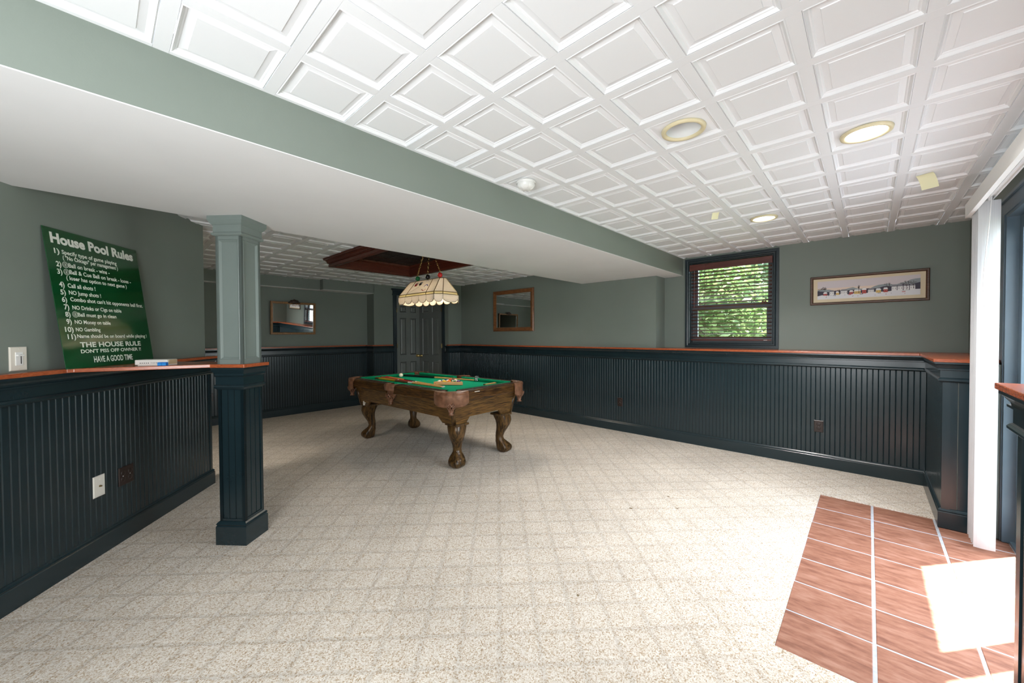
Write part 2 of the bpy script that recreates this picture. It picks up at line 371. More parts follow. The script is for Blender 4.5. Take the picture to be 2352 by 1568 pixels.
def text_mesh(txt, bold=0.0):
    k = (txt, bold)
    if k in _tc: return _tc[k]
    cu = bpy.data.curves.new('t', 'FONT'); cu.body = txt; cu.size = 1; cu.offset = bold; cu.resolution_u = 3; cu.fill_mode = 'FRONT'
    ob = bpy.data.objects.new('t', cu); C.objects.link(ob)
    dg = bpy.context.evaluated_depsgraph_get(); ev = ob.evaluated_get(dg)
    me = ev.to_mesh(); vs_ = [tuple(v.co) for v in me.vertices]; fs_ = [tuple(p.vertices) for p in me.polygons]
    ev.to_mesh_clear(); bpy.data.objects.remove(ob); bpy.data.curves.remove(cu)
    x0 = min(v[0] for v in vs_); x1 = max(v[0] for v in vs_)
    _tc[k] = ([((v[0]-x0)/(x1-x0), v[1]/.7, 0) for v in vs_], fs_)
    return _tc[k]

# ------------------------------------------------------------------ plan
XW, XWL, XF = 5.275, 4.986, 4.955        # window wall, its thick left part, wainscot face
YD = -.65                                # patio door wall
YA, YFW = 7.30, 7.02                     # alcove back, front far wall
CX0, CY0 = 4.66, 6.03                    # boxed closet corner
LA, LB = Vector((-.346, 3.06)), Vector((.678, 4.394))
LU = (LB-LA).normalized(); LN = Vector((LU.y, -LU.x))   # partition direction and room normal
LL = (LB-LA).length
LS = LA-LU*2.0                            # start of the partition beyond the frame
BY0, BY1 = 1.807, 3.185                  # beam
ZT = 2.42

def structure(o, label=None): return tag(o, label, None, None, 'structure')

# floor
TX0, TX1, TY1 = 1.975, 4.115, .29
mb = MB()
for a, b in (((-1.9, TY1), (5.3, 7.5)), ((-1.9, -.8), (TX0, TY1)), ((TX1, -.8), (5.3, TY1))):
    mb.box((*a, -.012), (*b, 0))
floor = structure(mb.build('floor', M['carpet']), 'beige speckled carpet with a sunk square grid')
MB().box((-2, -.95, -.12), (5.5, 7.6, -.0125)).build('subfloor', M['subfloor'], floor)
g = MB().box((TX0, -.78, -.012), (TX1, TY1, -.0058)).build('grout', M['grout'], floor)
rows = [TX1, 3.80, 3.48, 3.19, 2.88, 2.58, 2.285, TX0]
cols = [TY1, -.028, -.357, -.675]
for i in range(7):
    for j in range(3):
        x1, x0 = rows[i]-.0042*(i > 0), rows[i+1]+.0042
        y1, y0 = cols[j]-(.006 if j else 0), cols[j+1]+.006
        w, d = x1-x0, y1-y0; cx, cy = (x0+x1)/2, (y0+y1)/2
        t = MB(); e = .003; z = -.0045+random.uniform(-.0006, .0006)
        t.rings([[(-w/2, -d/2, -.0075), (w/2, -d/2, -.0075), (w/2, d/2, -.0075), (-w/2, d/2, -.0075)],
                 [(-w/2, -d/2, z-e*.6), (w/2, -d/2, z-e*.6), (w/2, d/2, z-e*.6), (-w/2, d/2, z-e*.6)],
                 [(-w/2+e, -d/2+e, z), (w/2-e, -d/2+e, z), (w/2-e, d/2-e, z), (-w/2+e, d/2-e, z)]], True, False, True)
        t.build('terracotta_tile', M['terracotta'], floor, loc=(cx, cy, 0))

for k, (x, y, r_) in enumerate(((2.795, 1.345, .014), (1.671, 1.094, .009), (3.208, 1.214, .012), (3.035, 1.081, .012), (2.315, 3.197, .008))):
    rs_ = random.Random(40+k); b = MB(); b.add([(x+r_*rs_.uniform(.6, 1.2)*math.cos(2*PI*i/9), y+r_*rs_.uniform(.6, 1.2)*math.sin(2*PI*i/9), .0006) for i in range(9)], [tuple(range(9))]); b.build('carpet_stain', M['stain'], floor)

# walls
WY0, WY1, WZ0, WZ1 = .812, 1.718, 1.238, 2.268        # window opening
mb = MB()
mb.box((XW, -.9, 0), (XW+.16, WY0, ZT)).box((XW, WY1, 0), (XW+.16, 7.45, ZT)).box((XW, WY0, 0), (XW+.16, WY1, WZ0)).box((XW, WY0, WZ1), (XW+.16, WY1, ZT))
mb.box((XWL, 2.05, 0), (XW, 7.45, ZT)).box((XF+.012, -.9, 0), (XW, 2.05, ZL-.03)).box((XF+.012, 2.05, 0), (XWL, CY0, ZL-.03))
structure(mb.build('wall_right', M['wall']), 'sage green wall with the window')
mb = MB().box((CX0, CY0, 0), (XWL+.05, 7.45, ZT))
structure(mb.build('wall_corner', M['wall']), 'boxed out green corner beside the dark door')
mb = MB().box((-1.35, YA, 0), (3.8, YA+.15, ZT)).box((3.63, YFW, 0), (CX0+.05, YA+.15, ZT))
mb.box((2.69, YFW, 2.17), (3.64, YA+.02, ZT)).box((-1.35, 7.15, 2.17), (2.70, YA+.02, ZT))
structure(mb.build('wall_far', M['wall']), 'far green wall with a shallow alcove')
mb = MB().box((-1.3, 7.15, 2.164), (3.63, YA, 2.17)).box((2.69, YFW, 2.164), (3.63, 7.15, 2.17))
structure(mb.build('trim_1', M['white']), 'white underside of the alcove header')
mb = MB().prism([tuple(LS-LN*.03), tuple(LB-LN*.03), tuple(LB-LN*.15), tuple(LS-LN*.15)], 0, ZT)
wall_left = structure(mb.build('wall_left', M['wall']), 'angled green partition wall behind the rules sign')
mb = MB().box((-1.35, 1.6, 0), (-1.2, 7.45, ZT)).box((-1.9, -.8, 0), (-1.75, 1.9, ZT))
structure(mb.build('wall_back', M['wall']))
mb = MB().box((3.98, YD-.16, 0), (XW+.16, YD, ZT)).box((2.08, YD-.16, 2.10), (3.98, YD, ZT)).box((-1.9, YD-.16, 0), (2.08, YD, ZT))
mb.box((-1.75, -.386, 0), (2.10, YD+.01, ZL-.03)).box((3.99, -.386, 0), (XF+.05, YD+.01, ZL-.03))
structure(mb.build('wall_door_side', M['wall']), 'wall around the sliding patio door')
# beam
mb = MB().mat(0).box((-1.8, BY0, ZB+.004), (XW+.01, BY1, ZT)).mat(1).box((-1.8, BY0, ZB), (XW+.01, BY1, ZB+.004))
structure(mb.build('beam', [M['beamface'], M['white']]), 'wide boxed beam, pale green face and white underside')

# ------------------------------------------------------------------ ceilings
PT = .32614
XG, YG = 1.1394, 1.4857
HB = .021
RINGS = [(0, 0), (.0045, -.003), (.0125, .0065), (.0165, .007), (.0205, .0105), (.0415, .0060), (.0430, .0035)]
def coffer(hole=None):
    h = PT/2-HB-.0006; rs = []
    for o, z in RINGS:
        k = h-o; rs.append([(-k, -k, z), (k, -k, z), (k, k, z), (-k, k, z)])
    b = MB()
    if hole is None:
        b.rings(rs, True, False, True)
    else:
        b.rings(rs[:6], True)
        k = h-RINGS[5][0]; n = 32; sq, ci = [], []
        for i in range(n):
            a = 2*PI*i/n; c, s = math.cos(a), math.sin(a); m = max(abs(c), abs(s)); sq.append((c/m*k, s/m*k, RINGS[5][1])); ci.append((c*hole, s*hole, .0035))
        b.rings([sq, ci])
    return b
def clip_mesh(me, lo, hi):
    bm = bmesh.new(); bm.from_mesh(me)
    for ax in (0, 1):
        for val, sgn in ((lo[ax], -1), (hi[ax], 1)):
            no = [0, 0, 0]; no[ax] = sgn; co = [0, 0, 0]; co[ax] = val
            bmesh.ops.bisect_plane(bm, geom=bm.verts[:]+bm.edges[:]+bm.faces[:], plane_co=co, plane_no=no, clear_outer=True)
    m2 = bpy.data.meshes.new('ceiling_panel'); bm.to_mesh(m2); ok = len(bm.faces); bm.free()
    for m in me.materials: m2.materials.append(m)
    return m2 if ok else None
LIT = [(2, 2, False), (4, 4, True), (8, 2, True)]
def ceiling(name, label, x0, x1, y0, y1, xg, yg, skip=None, cans=()):
    back = MB()
    if skip: 
        sx0, sx1, sy0, sy1 = skip
        back.box((x0, y0, ZC+.05), (x1, sy0, ZC+.07)).box((x0, sy1, ZC+.05), (x1, y1, ZC+.07)).box((x0, sy0, ZC+.05), (sx0, sy1, ZC+.07)).box((sx1, sy0, ZC+.05), (x1, sy1, ZC+.07))
    else:
        back.box((x0, y0, ZC+.13), (x1, y1, ZC+.15))
    root = structure(back.build(name, M['tilewhite']), label)
    i0, i1 = math.floor((x0-xg)/PT), math.ceil((x1-xg)/PT); j0, j1 = math.floor((y0-yg)/PT), math.ceil((y1-yg)/PT)
    def strips(lo, hi, fixed, axis):
        return None
    for k in range(i0, i1+1):
        x = xg+k*PT
        if x-HB > x1 or x+HB < x0: continue
        b = MB(); segs = [(y0, y1)]
        if skip and skip[0] < x < skip[1]: segs = [(y0, skip[2]), (skip[3], y1)]
        for a, c in segs:
            if c > a: b.box((max(x-HB, x0), a, ZC), (min(x+HB, x1), c, ZC+.012))
        b.build('ceiling_runner', M['tilewhite'], root)
    for k in range(j0, j1+1):
        y = yg+k*PT
        if y-HB > y1 or y+HB < y0: continue
        b = MB()
        for i in range(i0, i1+1):
            a, c = max(x0, xg+i*PT+HB+.0005), min(x1, xg+(i+1)*PT-HB-.0005)
            if skip and skip[2] < y < skip[3]:
                if a > skip[0] and c < skip[1]: continue
                if a < skip[1] < c: a = skip[1]
                if a < skip[0] < c: c = skip[0]
            if c > a: b.box((a, max(y-HB, y0), ZC), (c, min(y+HB, y1), ZC+.012))
        b.build('ceiling_crossbar', M['tilewhite'], root)
    full = coffer().build('ceiling_panel', M['tilewhite'], root); holed = None
    first = True
    for i in range(i0, i1+1):
        for j in range(j0, j1+1):
            cx, cy = xg+(i+.5)*PT, yg+(j+.5)*PT; h = PT/2-HB
            if cx+h < x0+.01 or cx-h > x1-.01 or cy+h < y0+.01 or cy-h > y1-.01: continue
            if skip and cx-h > skip[0] and cx+h < skip[1] and cy-h > skip[2] and cy+h < skip[3]: continue
            if (i, j) in cans:
                if holed is None: holed = coffer(.084).build('ceiling_panel', M['tilewhite'], root, loc=(cx, cy, ZC+.002))
                else: inst(holed, 'ceiling_panel', root, (cx, cy, ZC+.002))
                continue
            me = full.data
            lo = [max(-1, x0-cx), max(-1, y0-cy)]; hi = [min(1, x1-cx), min(1, y1-cy)]
            part_skip = skip and not (cx-h > skip[1] or cx+h < skip[0] or cy-h > skip[3] or cy+h < skip[2])
            if lo[0] > -h or lo[1] > -h or hi[0] < h or hi[1] < h:
                me = clip_mesh(me, lo, hi)
            if part_skip and me:
                if cx-h < skip[0]: me = clip_mesh(me, (-1, -1), (skip[0]-cx, 1))
                elif cx+h > skip[1]: me = clip_mesh(me, (skip[1]-cx, -1), (1, 1))
                elif cy+h > skip[3]: me = clip_mesh(me, (-1, skip[3]-cy), (1, 1))
                elif cy-h < skip[2]: me = clip_mesh(me, (-1, -1), (1, skip[2]-cy))
            if me is None: continue
            if first:
                first = False
                if me is full.data: full.location = (cx, cy, ZC+.002); continue
                full.data = me; full.location = (cx, cy, ZC+.002)
                keep = coffer().build('ceiling_panel', M['tilewhite'], root); fullme = keep.data; bpy.data.objects.remove(keep)
                class _F: pass
                full = _F(); full.data = fullme
                continue
            o = bpy.data.objects.new('ceiling_panel', me); C.objects.link(o); o.parent = root; o.location = (cx, cy, ZC+.002)
    return root
# near grid counts towards the door wall (-Y), hence the flipped row index
cans = [(2, -3), (4, -5), (8, -3)]
ceiling('ceiling', 'white coffered tile ceiling of the front room', -1.75, XW, YD, BY0, XG, YG, None, cans)
TRX0, TRX1, TRY0, TRY1 = 2.06, 3.21, 3.33, 5.07
ceiling('ceiling_far', 'white coffered tile ceiling over the pool table', -1.2, XWL, BY1, YA, XG, 6.264, (TRX0, TRX1, TRY0, TRY1), [(-3, -6), (7, -8)])

# recessed lights
def recessed(i, j, lit, label, yg=YG, power=55, soft=.06):
    cx, cy = XG+(i+.5)*PT, yg+(j+.5)*PT
    t = empty('recessed_light', (cx, cy, ZC), label=label, cat='ceiling light', group='recessed ceiling lights')
    MB().lathe([(.078, .004), (.079, -.004), (.086, -.008), (.098, -.006), (.101, .004), (.098, .006)], 40).build('trim_ring', M['cream'], t, True)
    MB().lathe([(.078, .003), (.076, .03), (.074, .10), (.02, .104), (.001, .104)], 40).build('can', M['can'], t, True)
    b = MB()
    if lit: b.lathe([(.001, .012), (.045, .014), (.066, .02), (.070, .032), (.05, .06), (.03, .09)], 32)
    else: b.lathe([(.001, .060), (.030, .061), (.044, .066), (.047, .074), (.036, .090), (.025, .103)], 32)
    b.build('lamp', M['bulbon' if lit else 'bulboff'], t, True)
    if lit:
        d = bpy.data.lights.new('downlight', 'SPOT'); d.energy = power; d.spot_size = R(140); d.spot_blend = .8; d.shadow_soft_size = soft; d.color = (1, .97, .94) if yg == YG else (1, .90, .78)
        o = bpy.data.objects.new('downlight', d); C.objects.link(o); o.location = (cx, cy, ZC-.012)
    return t
recessed(2, -3, False, 'unlit recessed light with a pale lamp and cream ring')
recessed(4, -5, True, 'large bright recessed light with cream ring near the vertical blind')
recessed(8, -3, True, 'small glowing recessed light near the window')

recessed(-3, -6, True, 'added unseen fill light in a recessed can over the far left of the pool area', 6.264, 42)  # added out of sight to brighten the far area
recessed(7, -8, True, 'added unseen fill light in a recessed can behind the beam beside the mahogany frame', 6.264, 52, .3)  # second added fill, soft and warm, out of sight behind the beam

# smoke detector
t = empty('smoke_detector', (1.905, 1.640, ZC+.004), label='round white smoke detector on the ceiling next to the beam', cat='smoke detector')
MB().lathe([(.001, -.002), (.062, -.002), (.064, -.012), (.060, -.018)], 36).build('base', M['whiteplastic'], t, True)
MB().lathe([(.058, -.016), (.056, -.032), (.048, -.044), (.03, -.052), (.012, -.055), (.001, -.055)], 36).build('dome', M['whiteplastic'], t, True)
for a in range(0, 360, 60):
    c, s = math.cos(R(a)), math.sin(R(a))
    MB().tube([(c*.058, s*.058, -.026), (c*.046, s*.046, -.047), (c*.03, s*.03, -.054)], .002, 5).build('rib', M['whiteplastic'], t)
# curled notes
def note(x, y, s, rz, label):
    b = MB(); n = 6; top, bot = [], []
    for k in range(n+1):
        q = k/n; top.append((-s/2+s*q, -s/2, -.002-.95*s*q*q)); bot.append((-s/2+s*q, s/2, -.002-.95*s*q*q))
    b.rings([top, bot], False)
    b.rings([[(p[0], p[1], p[2]-.0006) for p in bot], [(p[0], p[1], p[2]-.0006) for p in top]], False)
    o = b.build('paper_note', M['paper'], None, True, loc=(x, y, ZC+.006)); o.rotation_euler = (0, 0, rz)
    tag(o, label, 'note'); return o
note(3.58, -.262, .08, R(-25), 'curled yellow sticky note hanging from the ceiling near the blind')
note(3.46, .93, .05, R(30), 'tiny cream paper tab on the ceiling by the small lit downlight')

# ------------------------------------------------------------------ wainscot
RAILP = [(0, 1.150), (.040, 1.150), (.040, 1.138), (.030, 1.128), (.018, 1.112), (.016, 1.106), (.024, 1.104), (.024, 1.096), (.012, 1.092), (.012, 1.042),
         (.018, 1.038), (.024, 1.030), (.024, 1.022), (.014, 1.012), (.004, 1.008), (0, 1.008)]
BASEP = [(0, 0), (.016, 0), (.016, .108), (.012, .113), (.015, .120), (.011, .128), (.005, .135), (0, .138)]
BW = .0385
def bead_board(w=BW, z0=.12, z1=1.03):
    g_ = .0045; pts = [(.0002, -.0036), (.0024, -.0020), (.0046, 0), (w-.0046, 0), (w-.0024, -.0020), (w-.0002, -.0036), (w-.0002, -.010), (.0002, -.010)]
    b = MB(); b.rings([[(x, y, z0) for x, y in pts], [(x, y, z1) for x, y in pts]], True, True, True)
    return b
_bb = {}
def boards(parent, A, B, n, off=0.0, w=BW):
    """bead boards along A->B, faces on that line, outward normal n"""
    A, B = Vector(A), Vector(B); L = (B-A).length; u = (B-A).normalized(); n = Vector(n)
    k = max(1, round(L/w)); ww = L/k
    key = round(ww, 5)
    if key not in _bb:
        src = bead_board(ww).build('bead_board', M['teal'], parent); _bb[key] = src.data; bpy.data.objects.remove(src)
    flip = u.cross(n) < 0
    for i in range(k):
        o = bpy.data.objects.new('bead_board', _bb[key]); C.objects.link(o); o.parent = parent
        p = A+u*(i*ww)
        uu = u
        if flip: p = A+u*((i+1)*ww); uu = -u
        o.matrix_world = frame2((p.x, p.y, 0), uu, n)
def wains(name, path, side, label, runs, ledge=True, base=True):
    b = MB().sweep(path, RAILP, side)
    root = structure(b.build(name, M['teal']), label)
    if base:
        MB().sweep(path, BASEP, side).build('baseboard', M['teal'], root)
    for (A, B, n) in runs: boards(root, A, B, n)
    return root
W1 = [(CX0-.012, 6.09), (CX0-.012, CY0-.02), (XF, CY0-.02), (XF, -.376), (3.98, -.376), (3.98, -.615)]
w1 = wains('trim_2', W1, 1, 'dark teal beadboard wainscot under the window',
      [((CX0-.012, 6.145), (CX0-.012, CY0-.02), (-1, 0)), ((CX0-.012, CY0-.02), (XF, CY0-.02), (0, -1)), ((XF, CY0-.02), (XF, -.376), (-1, 0)), ((XF, -.376), (3.98, -.376), (0, 1))])
# flat end panel of the pilaster beside the patio door
mb = MB().box((3.972, -.376, .12), (3.99, -.415, 1.03)).box((3.972, -.595, .12), (3.99, -.615, 1.03)).box((3.978, -.415, .12), (3.99, -.447, 1.03)).box((3.981, -.452, .12), (3.99, -.595, 1.03))
mb.build('end_panel', M['teal'], w1)
W2 = [(-1.2, 7.28), (3.61, 7.28), (3.61, 7.0), (4.035, 7.0)]
wains('trim_3', W2, 1, 'dark teal beadboard wainscot in the far alcove',
      [((.6, 7.28), (3.61, 7.28), (0, -1)), ((3.61, 7.28), (3.61, 7.0), (-1, 0)), ((3.61, 7.0), (4.035, 7.0), (0, -1))])
endp = LB+LU*.02
W3 = [tuple(LS), tuple(endp), tuple(endp-LN*.18)]
w3 = wains('trim_4', W3, 1, 'dark teal beadboard wainscot below the rules sign', [(tuple(LA-LU*.32), tuple(endp-LU*.03), tuple(LN))])
MB().prism([tuple(endp-LU*.03+LN*.004), tuple(endp+LN*.004), tuple(endp-LN*.18), tuple(endp-LN*.18-LU*.03)], .1, 1.03).build('end_post', M['teal'], w3)
MB().prism([tuple(LS-LN*.01), tuple(endp-LU*.02-LN*.01), tuple(endp-LU*.02-LN*.17), tuple(LS-LN*.17)], 0.05, 1.14).build('core', M['teal'], w3)
W4 = [(2.112, YD), (2.112, -.375), (-1.75, -.375)]
w4 = wains('trim_5', W4, 1, 'dark teal wainscot post at the near side of the patio door', [((2.05, -.375), (.6, -.375), (0, 1))])
MB().box((2.06, -.371, .1), (2.108, YD, 1.03)).build('end_panel', M['teal'], w4)

# ledges
def ledge(name, poly, label, z1=ZL, th=.022):
    o = MB().prism(poly, z1-th, z1).build(name, M['ledge'], None, bevel=.003); return structure(o, label)
OV = .048
ledge('trim_6', [(CX0-.05, CY0-.02-OV), (XF-OV, CY0-.02-OV), (XF-OV, 2.05), (XWL, 2.05), (XWL, CY0), (CX0-.05, CY0)], 'reddish wood ledge along the thick part of the window wall')
ledge('trim_7', [(XF-OV, 2.05), (XF-OV, -.376+OV), (XW, -.376+OV), (XW, 2.05)], 'reddish wood sill ledge under the window')
ledge('trim_8', [(3.98-OV, -.376+OV), (3.98-OV, -.60), (3.985, -.615), (4.05, YD), (XW, YD), (XW, -.376+OV)], 'wood ledge on the pilaster beside the vertical blind')
ledge('trim_9', [(-1.2, 7.28-OV), (3.61-OV, 7.28-OV), (3.61-OV, 7.0-OV), (4.0, 7.0-OV), (4.0, YFW), (3.63, YFW), (3.63, YA), (-1.2, YA)], 'thin red wood ledge around the alcove')
e2 = endp+LU*OV
ledge('trim_10', [tuple(LS+LN*OV), tuple(e2+LN*OV), tuple(e2-LN*.23), tuple(LS-LN*.23)], 'red wood ledge on the angled partition', ZL)
ledge('trim_11', [(2.112+OV, YD), (2.112+OV, -.375+OV), (-1.75, -.375+OV), (-1.75, YD)], 'wood ledge on the near door post', 1.174)

# ------------------------------------------------------------------ column
CU = Vector((.64, -.768)).normalized(); CUn = Vector((CU.y, -CU.x))   # along the front face; CUn points to the camera
def colpath(h, c):
    a, b = CU*h, CUn*h
    return [tuple(c+a+b), tuple(c-a+b), tuple(c-a-b), tuple(c+a-b)]
CC = Vector((.640, 3.075))
hs = .0855
def csweep(prof, h=hs, name='p', mat=None, parent=None):
    p = colpath(h, CC); p = p[::-1]
    return MB().sweep(p, prof, 1, True).build(name, mat, parent)
col = MB().prism(colpath(hs-.012, CC), 0.0, ZB).build('column', M['col']); structure(col, 'square column, sage above and dark teal below its wooden collar')
csweep([(-.005, 0), (.017, 0), (.017, .118), (.012, .124), (.016, .132), (.011, .142), (.003, .15), (-.005, .152)], name='column_base', mat=M['teal'], parent=col)
# lower shaft: corner stiles, bead strips
for k in range(4):
    p = colpath(hs, CC); A, B = Vector(p[k]), Vector(p[(k+1) % 4]); u = (B-A).normalized(); n = Vector((u.y, -u.x))
    if n.dot((A+B)/2-CC) < 0: n = -n
    L = (B-A).length
    for (a, b, d, nm) in ((0, .020, 0, 'stile'), (L-.020, L, 0, 'stile')):
        q = [tuple(A+u*a+n*d), tuple(A+u*b+n*d), tuple(A+u*b-n*.02), tuple(A+u*a-n*.02)]
        MB().prism(q, .13, 1.02).build(nm, M['teal'], col)
    MB().prism([tuple(A+u*.02), tuple(A+u*(L-.02)), tuple(A+u*(L-.02)-n*.02), tuple(A+u*.02-n*.02)], .13, .165).build('rail', M['teal'], col)
    nb = 3; wb = (L-.04)/nb
    for i in range(nb):
        s0 = .02+i*wb
        q = [tuple(A+u*(s0+.0035)-n*.005), tuple(A+u*(s0+wb-.001)-n*.005), tuple(A+u*(s0+wb-.001)-n*.02), tuple(A+u*(s0+.0035)-n*.02)]
        MB().prism(q, .16, 1.02).build('bead_board', M['teal'], col)
    # upper shaft: recessed panel framed by stiles and rails
    for (a, b, z0, z1, nm) in ((0, .018, ZL, ZB-.1, 'stile'), (L-.018, L, ZL, ZB-.1, 'stile'), (.018, L-.018, ZL, ZL+.028, 'rail'), (.018, L-.018, ZB-.145, ZB-.1, 'rail')):
        q = [tuple(A+u*a), tuple(A+u*b), tuple(A+u*b-n*.016), tuple(A+u*a-n*.016)]
        MB().prism(q, z0, z1).build(nm, M['col'], col)
    # bevelled moulding inside the frame
    def P(s, z, d): v = A+u*s-n*d; return (v.x, v.y, z)
    z0, z1 = ZL+.028, ZB-.145
    o = [[P(.018, z0, .002), P(L-.018, z0, .002), P(L-.018, z1, .002), P(.018, z1, .002)],
         [P(.022, z0+.004, .0), P(L-.022, z0+.004, .0), P(L-.022, z1-.004, .0), P(.022, z1-.004, .0)],
         [P(.034, z0+.016, .011), P(L-.034, z0+.016, .011), P(L-.034, z1-.016, .011), P(.034, z1-.016, .011)]]
    MB().rings(o).build('panel_moulding', M['col'], col)
csweep([(-.01, 1.150), (.026, 1.150), (.026, 1.138), (.020, 1.124), (.013, 1.110), (.013, 1.100), (.017, 1.096), (.008, 1.088), (.008, 1.040), (.015, 1.034), (.017, 1.024), (.008, 1.012), (.002, 1.006), (-.01, 1.006)], name='collar_moulding', mat=M['teal'], parent=col)
csweep([(-.01, ZB), (.030, ZB), (.030, ZB-.026), (.027, ZB-.032), (.019, ZB-.046), (.014, ZB-.052), (.009, ZB-.056), (.009, ZB-.100), (.015, ZB-.104), (.018, ZB-.112), (.013, ZB-.119), (.003, ZB-.124), (-.01, ZB-.124)], name='capital', mat=M['col'], parent=col)
cp = colpath(hs+.032, CC)
MB().prism(cp, ZL-.022, ZL).build('collar_ledge', M['ledge'], col, bevel=.003)
# drink shelf between column and partition
pf = colpath(hs+.032, CC)   # corners: +u+front, -u+front, -u-front, +u-front
fl = Vector(pf[1])
ledge('trim_12', [(-.10, 3.275), tuple(fl+CU*.012), tuple(Vector(pf[2])+CU*.012), tuple(LA+LU*.95+LN*OV), tuple(LA+LU*.3+LN*(OV+.0))], 'red wood shelf from the angled partition to the column', ZL+.0005, .0215)

# ------------------------------------------------------------------ window
def xz_frame(mb, x0, x1, ya, yb, za, zb, w, wz=None):
    wz = wz or w
    mb.box((x0, ya, za), (x1, ya+w, zb)).box((x0, yb-w, za), (x1, yb, zb)).box((x0, ya+w, za), (x1, yb-w, za+wz)).box((x0, ya+w, zb-wz), (x1, yb-w, zb)); return mb
cas = MB()
CASP = [(0, 0), (.016, .004), (.020, .010), (.020, .020), (.014, .026), (.016, .034), (.016, .058), (0, .060)]   # (proud, width from inner edge)
def casing_loop(mb, X, ya, yb, za, zb, prof):
    rs = []
    for d, w in prof:
        rs.append([(X-d, ya-w, za-w), (X-d, yb+w, za-w), (X-d, yb+w, zb+w), (X-d, ya-w, zb+w)])
    return mb.rings(rs)
casing_loop(cas, XW, WY0, WY1, WZ0, WZ1, CASP)
win = structure(cas.build('window_1', M['casing']), 'double hung window with a dark blue casing')
mb = MB(); xz_frame(mb, XW, XW+.15, WY0-.005, WY1+.005, WZ0-.005, WZ1+.005, .014); mb.build('jamb', M['casing'], win)
zm = 1.70
mb = xz_frame(MB(), XW+.075, XW+.11, WY0+.009, WY1-.009, WZ0+.009, zm+.02, .062, .06); s1 = mb.build('lower_sash', M['sash'], win)
MB().box((XW+.09, WY0+.07, WZ0+.065), (XW+.094, WY1-.07, zm-.035)).build('pane', M['glass'], s1)
mb = xz_frame(MB(), XW+.112, XW+.145, WY0+.009, WY1-.009, zm-.02, WZ1-.009, .055, .05); s2 = mb.build('upper_sash', M['sash'], win)
MB().box((XW+.128, WY0+.06, zm+.03), (XW+.132, WY1-.06, WZ1-.055)).build('pane', M['glass'], s2)
# blind
bl = empty('wooden_blind', (XW, (WY0+WY1)/2, 1.26), label='mahogany slatted blind lowered in the window', cat='blind')
hw = (WY1-WY0)/2-.012
MB().box((-.030, -hw-.012, .905), (-.018, hw+.012, .985)).box((-.018, -hw-.012, .905), (.02, -hw-.002, .985)).box((-.018, hw+.002, .905), (.02, hw+.012, .985)).build('valance', M['blind'], bl, bevel=.003)
MB().box((-.012, -hw, .925), (.035, hw, .975)).build('head_rail', M['blind'], bl)
sl = None
nsl = 20
for k in range(nsl):
    z = .052+k*.0436
    if sl is None:
        b = MB(); b.rings([[(-.025, -hw, .001), (0, -hw, .004), (.025, -hw, .001), (.025, -hw, -.003), (0, -hw, 0), (-.025, -hw, -.003)], [(-.025, hw, .001), (0, hw, .004), (.025, hw, .001), (.025, hw, -.003), (0, hw, 0), (-.025, hw, -.003)]], True, True, True)
        sl = b.build('slat', M['blind'], bl, loc=(.022, 0, z)); sl.rotation_euler = (0, R(10), 0)
    else:
        o = inst(sl, 'slat', bl, (.022, 0, z)); o.rotation_euler = (0, R(10+random.uniform(-1, 1)), 0)
MB().box((-.004, -hw, .008), (.048, hw, .028)).build('bottom_rail', M['blind'], bl, bevel=.002)
for y in (-hw*.62, hw*.62):
    b = MB()
    for x in (-.004, .048): b.tube([(x, y, .02), (x, y, .93)], .0012, 5)
    b.tube([(.022, y+.01, .02), (.022, y+.01, .93)], .001, 5)
    b.build('ladder_cord', M['cord'], bl)
b = MB().tube([(-.014, hw-.045, .91), (-.016, hw-.042, .43)], .0035, 8); b.build('tilt_wand', M['blind'], bl)
b = MB().tube([(-.014, -hw+.06, .91), (-.014, -hw+.058, .475)], .0012, 5).tube([(-.014, -hw+.075, .91), (-.014, -hw+.082, .475)], .0012, 5); b.build('pull_cord', M['cord'], bl)
for dy in (.058, .084):
    MB().sphere((-.014, -hw+dy, .462), .011, 12, 8, (1, 1, 1.3)).build('cord_knob', M['blind'], bl, True)
MB().box((-.0055, -hw+.04, .0145), (-.0042, -hw+.075, .0185)).build('maker_tag', M['whiteplastic'], bl)

# ------------------------------------------------------------------ patio door
DX0, DX1, DZ = 2.09, 3.955, 2.085
mb = MB().box((DX1, YD-.17, 0), (DX1+.03, YD+.012, DZ)).box((DX0-.02, YD-.17, 0), (DX0+.01, YD+.012, DZ)).box((DX0, YD-.17, DZ), (DX1+.03, YD+.012, DZ+.03)).box((DX0, YD-.17, -.01), (DX1, YD-.02, .012))
door1 = structure(mb.build('door_1', M['doorframe']), 'sliding patio door with slate blue frame')
mb = MB().box((DX0-.05, YD, DZ+.02), (DX1+.09, YD+.018, DZ+.10)).box((DX0-.05, YD, DZ+.10), (DX1+.1, YD+.03, DZ+.118)).box((DX1+.02, YD, 0), (DX1+.09, YD+.018, DZ+.02)); mb.build('casing', M['doorframe'], door1)
def slider(xa, xb, y, name):
    w = .075
    b = MB().box((xa, y-.02, .014), (xa+w, y+.02, DZ-.005)).box((xb-w, y-.02, .014), (xb, y+.02, DZ-.005)).box((xa+w, y-.02, .014), (xb-w, y+.02, .11)).box((xa+w, y-.02, DZ-.085), (xb-w, y+.02, DZ-.005))
    o = b.build(name, M['doorframe'], door1)
    MB().box((xa+w, y-.004, .11), (xb-w, y+.004, DZ-.085)).build('pane', M['glass'], o); return o
slider(2.90, DX1-.004, YD-.06, 'sliding_panel'); slider(DX0+.012, 2.98, YD-.115, 'fixed_panel')
